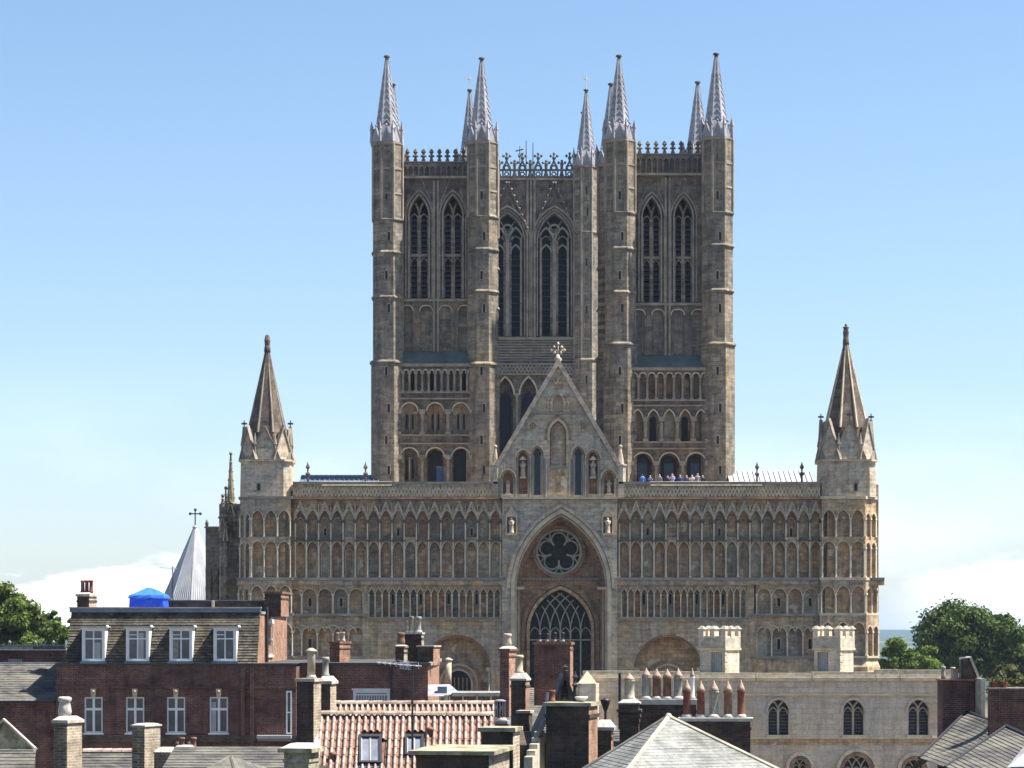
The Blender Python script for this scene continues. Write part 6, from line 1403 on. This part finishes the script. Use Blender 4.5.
for c_, tp, hw_, k_, m_ in ((954.5, 667, 2.2, 'barrel', 'grey_clay'), (964.5, 668, 2.8, 'roll', 'buff_clay'), (968.5, 669.5, 1.8, 'roll', 'buff_clay'), (972.5, 659, 2.0, 'roll', 'grey_clay')):
    mb = MB(m_); zb_ = Q1.z(680.8); pot(mb, Q1.x(c_), 98.5, zb_, Q1.z(tp) - zb_, hw_ * Q1.s, k_, m_); mb.obj('chimney_pot', q1)
mb = MB('lead'); mb.box(Q1.x(973), Q1.x(981), 98.2, 99, Q1.z(660), Q1.z(658), 'lead_pale'); mb.obj('chimney_cap', q1)
bw_ = MB('red_brick'); Y = 92.; fq = Fr(Y); bw_.box(fq.x(989.5), fq.x(1100), 92, 92.35, 0, fq.z(689), 'red_brick'); bw_.box(fq.x(988.8), fq.x(1101), 91.93, 92.42, fq.z(689), fq.z(687.4), 'coping_stone')
bo = bw_.obj('brick_wall', origin=(fq.x(1030), 92, 0)); tag(bo, 'high dark red brick wall with thin pale coping at the right edge below the trees', 'wall')
for px_ in (994.5, 1004.5):
    mb = MB('terracotta'); mb.lathe(fq.x(px_), 92.17, [(.12, fq.z(687.3)), (.17, fq.z(683)), (.18, fq.z(682)), (.14, fq.z(682))], 10, 'terracotta')
    for k in range(14): t = k * 2.4; mb.tube((fq.x(px_), 92.17, fq.z(683)), (fq.x(px_) + .3 * math.cos(t), 92.17 + .3 * math.sin(t), fq.z(680 - 3 * random.random())), .02, 3, 'leaf_dry')
    tag(mb.obj('plant_pot', origin=(fq.x(px_), 92.17, fq.z(687.3))), 'terracotta pot of dry foliage on the brick wall, ' + ('nearer the pale stone pillar' if px_ < 1000 else 'second from the pale stone pillar'), 'plant pot', 'pots on the brick wall')
q2 = thing('slate_house', (Fr(74).x(1000), 74, 0), 'house with a long dark-edged slate roof in the bottom right corner', 'house')
mb = MB('red_brick'); f7 = Fr(74); mb.box(f7.x(985), f7.x(1120), 74.5, 82, 0, f7.z(790), 'red_brick'); mb.obj('wall', q2)
mb = MB('slate'); courses(mb, gp(946, 767, 74), gp(1010, 800, 69), gp(1075, 758, 74), gp(1006, 727, 80), 18, .022, 'slate'); mb.quad(gp(1006, 727, 80), gp(1075, 758, 74), gp(1110, 770, 82), gp(1040, 760, 86), 'slate')
mb.quad(gp(946, 767, 74), gp(1006, 727, 80), gp(975, 770, 84), gp(940, 790, 78), 'slate')
mb.tube(gp(945, 767, 74), gp(1006, 726, 80), .05, 5, 'black_iron'); mb.tube(gp(1006, 726, 80), gp(1075, 757, 74), .07, 5, 'black_iron'); mb.obj('roof', q2)
mb = MB('lead_mid'); mb.add([gp(1006, 775, 71.6), gp(1030, 775, 71.3), gp(1050, 747, 73.5), gp(1030, 747, 74.5)], [(0, 1, 2, 3)], 'lead'); mb.add([tuple(Vector(p) + Vector((0, -.2, .25))) for p in (gp(1006, 775, 71.6), gp(1040, 775, 71.3), gp(1050, 740, 73.5), gp(1028, 748, 74.5))], [(0, 1, 2, 3)], 'lead'); mb.obj('roof_patch', q2)

# ------------------------------------------------------------------ trees
def tree(name, x, y, z0, rx, rz, zc, label, leafm, nblob, nleaf, size, group='trees beyond the roofs', ry=None, seed=0, flat=.75, cat='tree'):
    """tapered trunk and limbs; leaf clumps scattered on many unequal lobes"""
    rnd = random.Random(seed); ry = ry or rx; t = thing(name, (x, y, z0), label, cat, group)
    tr = MB('bark'); base = zc - rz * .7
    tr.lathe(x, y, [(rx * .07 + .15, z0), (rx * .05 + .08, z0 + (base - z0) * .5), (rx * .045, base), (rx * .02, zc)], 8, 'bark')
    cr = MB(leafm); blobs = []
    for i in range(nblob):
        u = rnd.uniform(-1, 1); ph = rnd.uniform(0, 2 * PI); q = math.sqrt(1 - u * u); rr = rnd.uniform(.5, .93)
        if u < -.5: u = -.5 + (u + .5) * .4
        bx, by_, bz = x + rx * rr * q * math.cos(ph), y + ry * rr * q * math.sin(ph), zc + rz * rr * u
        br = rnd.uniform(.10, .24) * rx; blobs.append((bx, by_, bz, br))
        if i % 3 == 0: tr.tube((x, y, base + rnd.uniform(-.2, .6) * rz * .5), (bx, by_, bz), rx * .028, 5, 'bark', rx * .008)
    for bx, by_, bz, br in blobs:
        for k in range(int(nleaf / nblob)):
            d = Vector((rnd.gauss(0, 1), rnd.gauss(0, 1), rnd.gauss(0, 1))).normalized()
            r_ = br * abs(rnd.gauss(.85, .3)) * (1 if rnd.random() < .9 else 1.2)
            p = Vector((bx + d.x * r_, by_ + d.y * r_, bz + d.z * r_ * flat)); s_ = size * rnd.uniform(.6, 1.4)
            nrm = (d + Vector((rnd.gauss(0, .5), rnd.gauss(0, .5), rnd.gauss(0, .5) + .3))).normalized(); a = nrm.orthogonal().normalized(); b = nrm.cross(a); an = rnd.uniform(0, PI); a, b = a * math.cos(an) + b * math.sin(an), b * math.cos(an) - a * math.sin(an)
            cr.add([tuple(p + a * s_), tuple(p + b * s_ * .55 + nrm * s_ * .12), tuple(p - a * s_), tuple(p - b * s_ * .55 - nrm * s_ * .1)], [(0, 1, 2, 3)], leafm)
    tr.obj('trunk', t); cr.obj('crown', t); return t
def tpos(px_, row, Y): return (px_ - 512) * Y / F, CZ + (HY - row) * Y / F
def mktree(px_, Y, w, top, bot, label, leafm, nb, nl, sz, seed, name='broadleaf_tree', flat=.75):
    s = Y / F; x = (px_ - 512) * s; zt_ = CZ + (HY - top) * s; zb_ = CZ + (HY - bot) * s
    return tree(name, x, Y, min(terrain_z(x, Y), 0), w * s / 2, (zt_ - zb_) / 2, (zt_ + zb_) / 2, label, leafm, nb, nl, sz, seed=seed, flat=flat)
def terrain_z(x, y): return 0.
mktree(966, 300, 112, 603, 684, 'great dark green domed tree right of the cathedral', 'leaf_dark', 150, 52000, .24, 3)
mktree(1020, 290, 70, 622, 696, 'dark tree cut by the right edge, overlapping the great domed tree', 'leaf_dark', 70, 22000, .24, 5)
mktree(897, 262, 40, 636, 684, 'small yellow-green tree beside the foot of the cathedral corner turret', 'leaf_bright', 45, 11000, .18, 8)
mktree(924, 272, 38, 646, 688, 'small yellow-green tree under the left side of the great domed tree', 'leaf_bright', 40, 10000, .18, 9)
mktree(1008, 150, 42, 664, 700, 'feathery dull green bush just above the high brick wall', 'leaf_dry', 50, 12000, .11, 12, 'bush')
mktree(6, 230, 76, 583, 676, 'broad mid green tree at the left edge', 'leaf_mid', 130, 38000, .20, 21)
mktree(46, 236, 40, 604, 676, 'narrower green tree between the broad left-edge tree and the mansard roof', 'leaf_mid', 50, 13000, .19, 23)
mktree(62, 225, 34, 612, 676, 'low bright green tree just left of the mansard house', 'leaf_bright', 45, 11000, .18, 25)
mktree(-40, 240, 80, 598, 668, 'green tree mostly outside the left edge', 'leaf_mid', 50, 12000, .22, 27)
mktree(1072, 310, 60, 612, 690, 'green tree mostly outside the right edge', 'leaf_dark', 50, 12000, .28, 29)
del terrain_z

# ------------------------------------------------------------------ visitors on the tower walkway
def person(x, y, z, h, face, top, leg, hair, label, pose=0):
    """one skinned body, clothes by height; face = heading in degrees"""
    J = [((0, 0, .52), .085), ((0, 0, .62), .078), ((0, 0, .74), .09), ((0, 0, .81), .075), ((0, 0, .86), .032), ((0, .006, .90), .05), ((0, .004, .955), .052)]
    E = [(i, i + 1) for i in range(6)]
    def chain(start, pts):
        k = start
        for p, r in pts: J.append((p, r)); E.append((k, len(J) - 1)); k = len(J) - 1
    for s_ in (-1, 1):
        st = .05 * pose * s_
        chain(0, [((s_ * .048, 0, .49), .06), ((s_ * .05, .02 + st, .28), .038), ((s_ * .052, st * 1.4, .05), .024), ((s_ * .054, st * 1.4 + .05, .02), .022)])
        if pose == 2: chain(3, [((s_ * .10, 0, .80), .036), ((s_ * .13, .06, .68), .026), ((s_ * .07, .14, .74), .02), ((s_ * .05, .17, .76), .018)])
        else: chain(3, [((s_ * .10, 0, .80), .036), ((s_ * .125, -.01 - st * .4, .64), .026), ((s_ * .13, .04 + st * .3, .50), .02), ((s_ * .13, .055 + st * .3, .455), .018)])
    me = bpy.data.meshes.new('person'); c_, s_ = math.cos(R(face)), math.sin(R(face))
    me.from_pydata([((p[0] * c_ - p[1] * s_) * h, (p[0] * s_ + p[1] * c_) * h, p[2] * h) for p, r in J], E, [])
    o = bpy.data.objects.new('person', me); C.objects.link(o); o.location = (x, y, z)
    md = o.modifiers.new('skin', 'SKIN'); sv = me.skin_vertices[0].data
    for i, (p, r) in enumerate(J): sv[i].radius = (r * h, r * h * (.72 if 0 < i < 4 else 1))
    sv[0].use_root = True
    o.modifiers.new('sub', 'SUBSURF').levels = 2; o.modifiers['sub'].render_levels = 2
    bpy.context.view_layer.update(); ev = o.evaluated_get(bpy.context.evaluated_depsgraph_get()); m2 = bpy.data.meshes.new_from_object(ev)
    o.modifiers.clear(); o.data = m2; m2.materials.clear()
    for n_ in (top, leg, 'skin', hair, 'black_iron'): m2.materials.append(MATS[n_])
    for p in m2.polygons:
        q = p.center / h; r_ = math.hypot(q.x, q.y)
        loc = q.x * -s_ + q.y * c_      # forward
        if q.z > .865: k = 3 if (q.z > .965 or loc < -.005) else 2
        elif q.z > .84: k = 2
        elif q.z > .5 or r_ > .105: k = 2 if (q.z < .56 and r_ > .105) or (pose == 2 and loc > .13) else 0
        elif q.z > .035: k = 1
        else: k = 4
        p.material_index = k; p.use_smooth = True
    ORIG[o.name] = (x, y, z)
    tag(o, label, 'person', 'visitors on the tower walkway')
wz_ = az(493)
ppl = [(642.5, 1, 'cloth_blue', 'cloth_denim', 'hair', 10, 'person in a bright blue top at the left end of the walkway', 0), (650.5, .97, 'cloth_navy', 'cloth_dark', 'hair', 200, 'person in navy standing before the left tower arch, next to the bright blue top', 2), (659.5, 1.0, 'cloth_grey', 'cloth_dark', 'hair', 150, 'person in grey between the left and middle tower arches', 0),
       (668.0, .95, 'cloth_dark', 'cloth_dark', 'hair', 180, 'person in black just left of the pale lilac top', 0), (672.3, 1.04, 'cloth_lilac', 'cloth_denim', 'hair', 160, 'person in a pale lilac top under the middle tower arch', 2), (680.5, 1.0, 'cloth_navy', 'cloth_denim', 'hair', 190, 'person in navy between the lilac top and the reddish top', 0),
       (686.5, .96, 'cloth_red', 'cloth_dark', 'hair', 170, 'person in a dull red top left of the right tower arch', 0), (692.5, 1.0, 'cloth_cream', 'cloth_cream', 'hair', 180, 'person dressed in cream under the right tower arch', 2), (697.5, 1.05, 'cloth_grey', 'cloth_dark', 'skin', 200, 'bald person in grey beside the one dressed in cream', 0), (703, .98, 'cloth_dark', 'cloth_dark', 'hair', 180, 'person in black at the right end of the walkway', 0)]
for i, (px_, k, tp, lg, hr_, fa, lb, po) in enumerate(ppl): person(ax(px_) * 201.6 / 200, 201.6 + .5 * (i % 2), wz_, 1.68 * k, fa, tp, lg, hr_, lb, po)
wk = MB('grey_ledge'); wk.box(ax(618), ax(820), 200.8, 205, wz_ - .15, wz_, 'grey_ledge'); wk.obj('walkway', cath)
# ------------------------------------------------------------------ ground, air, light, camera
def terrain_z(x, y):
    d = math.hypot(x, y)
    if d < 430: return 0.
    a = min(1, (d - 430) / 900); a = a * a * (3 - 2 * a)
    z = -62 * a
    if d > 2600:
        b = min(1, (d - 2600) / 6500); z += 78 * b ** 1.2
    z += a * 7 * (math.sin(x * .0021 + 1) * math.cos(y * .0017) + .6 * math.sin(x * .0052 + y * .003))
    return z
mb = MB('ground'); rings_ = [0, 60, 120, 200, 280, 350, 400, 430, 470, 520, 580, 650, 730, 820, 920, 1050, 1200, 1400, 1650, 1950, 2300, 2700, 3200, 3800, 4500, 5300, 6200, 7200, 8200, 9200, 10500]
ns = 160; vs = [(0, 0, 0)]
for r in rings_[1:]:
    for i in range(ns): x, y = r * math.cos(2 * PI * i / ns), r * math.sin(2 * PI * i / ns); vs.append((x, y, terrain_z(x, y)))
fs = [(0, 1 + i, 1 + (i + 1) % ns) for i in range(ns)]
for k in range(len(rings_) - 2):
    for i in range(ns): a = 1 + k * ns; fs.append((a + i, a + (i + 1) % ns, a + ns + (i + 1) % ns, a + ns + i))
mb.add(vs, fs, 'ground', True); mb.obj('ground', kind='structure')
mb = MB('asphalt'); mb.box(-90, 90, 165, 192, -.05, .004, 'asphalt'); mb.obj('cathedral_square', kind='structure')

hz = bpy.data.meshes.new('haze'); B = 11500; zz = (-75, 84)
hz.from_pydata([(x, y, z) for z in zz for x, y in ((-B, -B), (B, -B), (B, B), (-B, B))], [], [(0, 3, 2, 1), (4, 5, 6, 7), (0, 1, 5, 4), (1, 2, 6, 5), (2, 3, 7, 6), (3, 0, 4, 7)])
ho = bpy.data.objects.new('haze', hz); C.objects.link(ho); ho['kind'] = 'stuff'
m = bpy.data.materials.new('haze'); m.use_nodes = True; nt = m.node_tree
for n_ in list(nt.nodes):
    if n_.type != 'OUTPUT_MATERIAL': nt.nodes.remove(n_)
pv = nt.nodes.new('ShaderNodeVolumePrincipled'); pv.inputs['Density'].default_value = 6e-5; pv.inputs['Color'].default_value = (.55, .72, 1, 1); pv.inputs['Anisotropy'].default_value = .2
nt.links.new(pv.outputs[0], [n_ for n_ in nt.nodes if n_.type == 'OUTPUT_MATERIAL'][0].inputs['Volume']); hz.materials.append(m)

EL, AZB = 59.0, -2.0       # sun height; degrees behind the plane of the west front, from the right
sd = Vector((math.cos(R(EL)) * math.cos(R(AZB)), math.cos(R(EL)) * math.sin(R(AZB)), math.sin(R(EL))))
sl = bpy.data.lights.new('sun', 'SUN'); sl.energy = 5.0; sl.angle = R(.53); sl.color = (1, .955, .88)
so = bpy.data.objects.new('sun', sl); C.objects.link(so); so.rotation_euler = sd.to_track_quat('Z', 'Y').to_euler(); so.location = (60, 60, 90)
w = bpy.data.worlds.new('World'); bpy.context.scene.world = w; w.use_nodes = True; nt = w.node_tree
bg = nt.nodes['Background']
sky = nt.nodes.new('ShaderNodeTexSky'); sky.sky_type = 'NISHITA'; sky.sun_disc = False; sky.sun_elevation = R(EL); sky.sun_rotation = R(90 - AZB)
sky.air_density = 1.0; sky.dust_density = .6; sky.ozone_density = 1.2; sky.altitude = 60
tc = nt.nodes.new('ShaderNodeTexCoord'); sx = nt.nodes.new('ShaderNodeSeparateXYZ'); nt.links.new(tc.outputs['Generated'], sx.inputs[0])
def mr(src, a, b, c=0., d=1.):
    n_ = nt.nodes.new('ShaderNodeMapRange'); n_.interpolation_type = 'SMOOTHSTEP'; nt.links.new(src, n_.inputs[0])
    for i_, v_ in zip((1, 2, 3, 4), (a, b, c, d)): n_.inputs[i_].default_value = v_
    return n_.outputs[0]
def mt(op, a, b):
    n_ = nt.nodes.new('ShaderNodeMath'); n_.operation = op
    for i_, v_ in enumerate((a, b)):
        if hasattr(v_, 'links'): nt.links.new(v_, n_.inputs[i_])
        else: n_.inputs[i_].default_value = v_
    return n_.outputs[0]
mp = nt.nodes.new('ShaderNodeMapping'); mp.inputs['Scale'].default_value = (20, 20, 75); mp.inputs['Location'].default_value = (SKYX, 0, .6); nt.links.new(tc.outputs['Generated'], mp.inputs['Vector'])
no = nt.nodes.new('ShaderNodeTexNoise'); no.inputs['Scale'].default_value = 1; no.inputs['Detail'].default_value = 9; no.inputs['Roughness'].default_value = .55; nt.links.new(mp.outputs[0], no.inputs['Vector'])
mp2 = nt.nodes.new('ShaderNodeMapping'); mp2.inputs['Scale'].default_value = (5, 5, 14); nt.links.new(tc.outputs['Generated'], mp2.inputs['Vector'])
no2 = nt.nodes.new('ShaderNodeTexNoise'); no2.inputs['Scale'].default_value = 1; no2.inputs['Detail'].default_value = 7; nt.links.new(mp2.outputs[0], no2.inputs['Vector'])
band = mt('MULTIPLY', mr(sx.outputs[2], -.004, .006), mr(sx.outputs[2], .0385, .030))
side = mt('ADD', mr(sx.outputs[0], -.115, -.15), mr(sx.outputs[0], .14, .19, 0, .55))
ht = mt('SUBTRACT', mt('ADD', mt('MULTIPLY', no.outputs['Fac'], 1.0), mr(sx.outputs[2], .040, .010, -.20, .22)), 0.0)
cm = mt('MULTIPLY', mt('MULTIPLY', mr(ht, .46, .66), band), side)
wisp = mt('MULTIPLY', mr(no2.outputs['Fac'], .42, .68, 0, .32), mr(sx.outputs[2], .12, .0))
cm = mt('MINIMUM', mt('ADD', cm, wisp), 1.0)
gm_ = nt.nodes.new('ShaderNodeMix'); gm_.data_type = 'RGBA'; gm_.blend_type = 'MULTIPLY'; gm_.inputs[0].default_value = 1; nt.links.new(sky.outputs[0], gm_.inputs[6]); tm = nt.nodes.new('ShaderNodeMix'); tm.data_type = 'RGBA'; nt.links.new(mr(sx.outputs[2], 0, .22), tm.inputs[0]); tm.inputs[6].default_value = SKYLOW; tm.inputs[7].default_value = SKYTINT; nt.links.new(tm.outputs[2], gm_.inputs[7])
mx = nt.nodes.new('ShaderNodeMix'); mx.data_type = 'RGBA'; nt.links.new(cm, mx.inputs[0]); nt.links.new(gm_.outputs[2], mx.inputs[6]); mx.inputs[7].default_value = CLOUD
nt.links.new(mx.outputs[2], bg.inputs[0]); bg.inputs[1].default_value = SKYK

cam = bpy.data.cameras.new('camera'); co = bpy.data.objects.new('camera', cam); C.objects.link(co)
co.location = (0, 0, CZ); co.rotation_euler = (PI / 2, 0, 0); cam.sensor_width = 36; cam.lens = F / 1024 * 36; cam.shift_y = (HY - 384) / 1024; cam.clip_start = .5; cam.clip_end = 30000
sc = bpy.context.scene; sc.camera = co
sc.view_settings.view_transform = 'Standard'; sc.view_settings.look = 'None'; sc.view_settings.gamma = 1; sc.view_settings.exposure = EXPO
sc.cycles.use_denoising = True; sc.cycles.max_bounces = 6; sc.cycles.volume_bounces = 1; sc.render.resolution_x = 1024; sc.render.resolution_y = 768
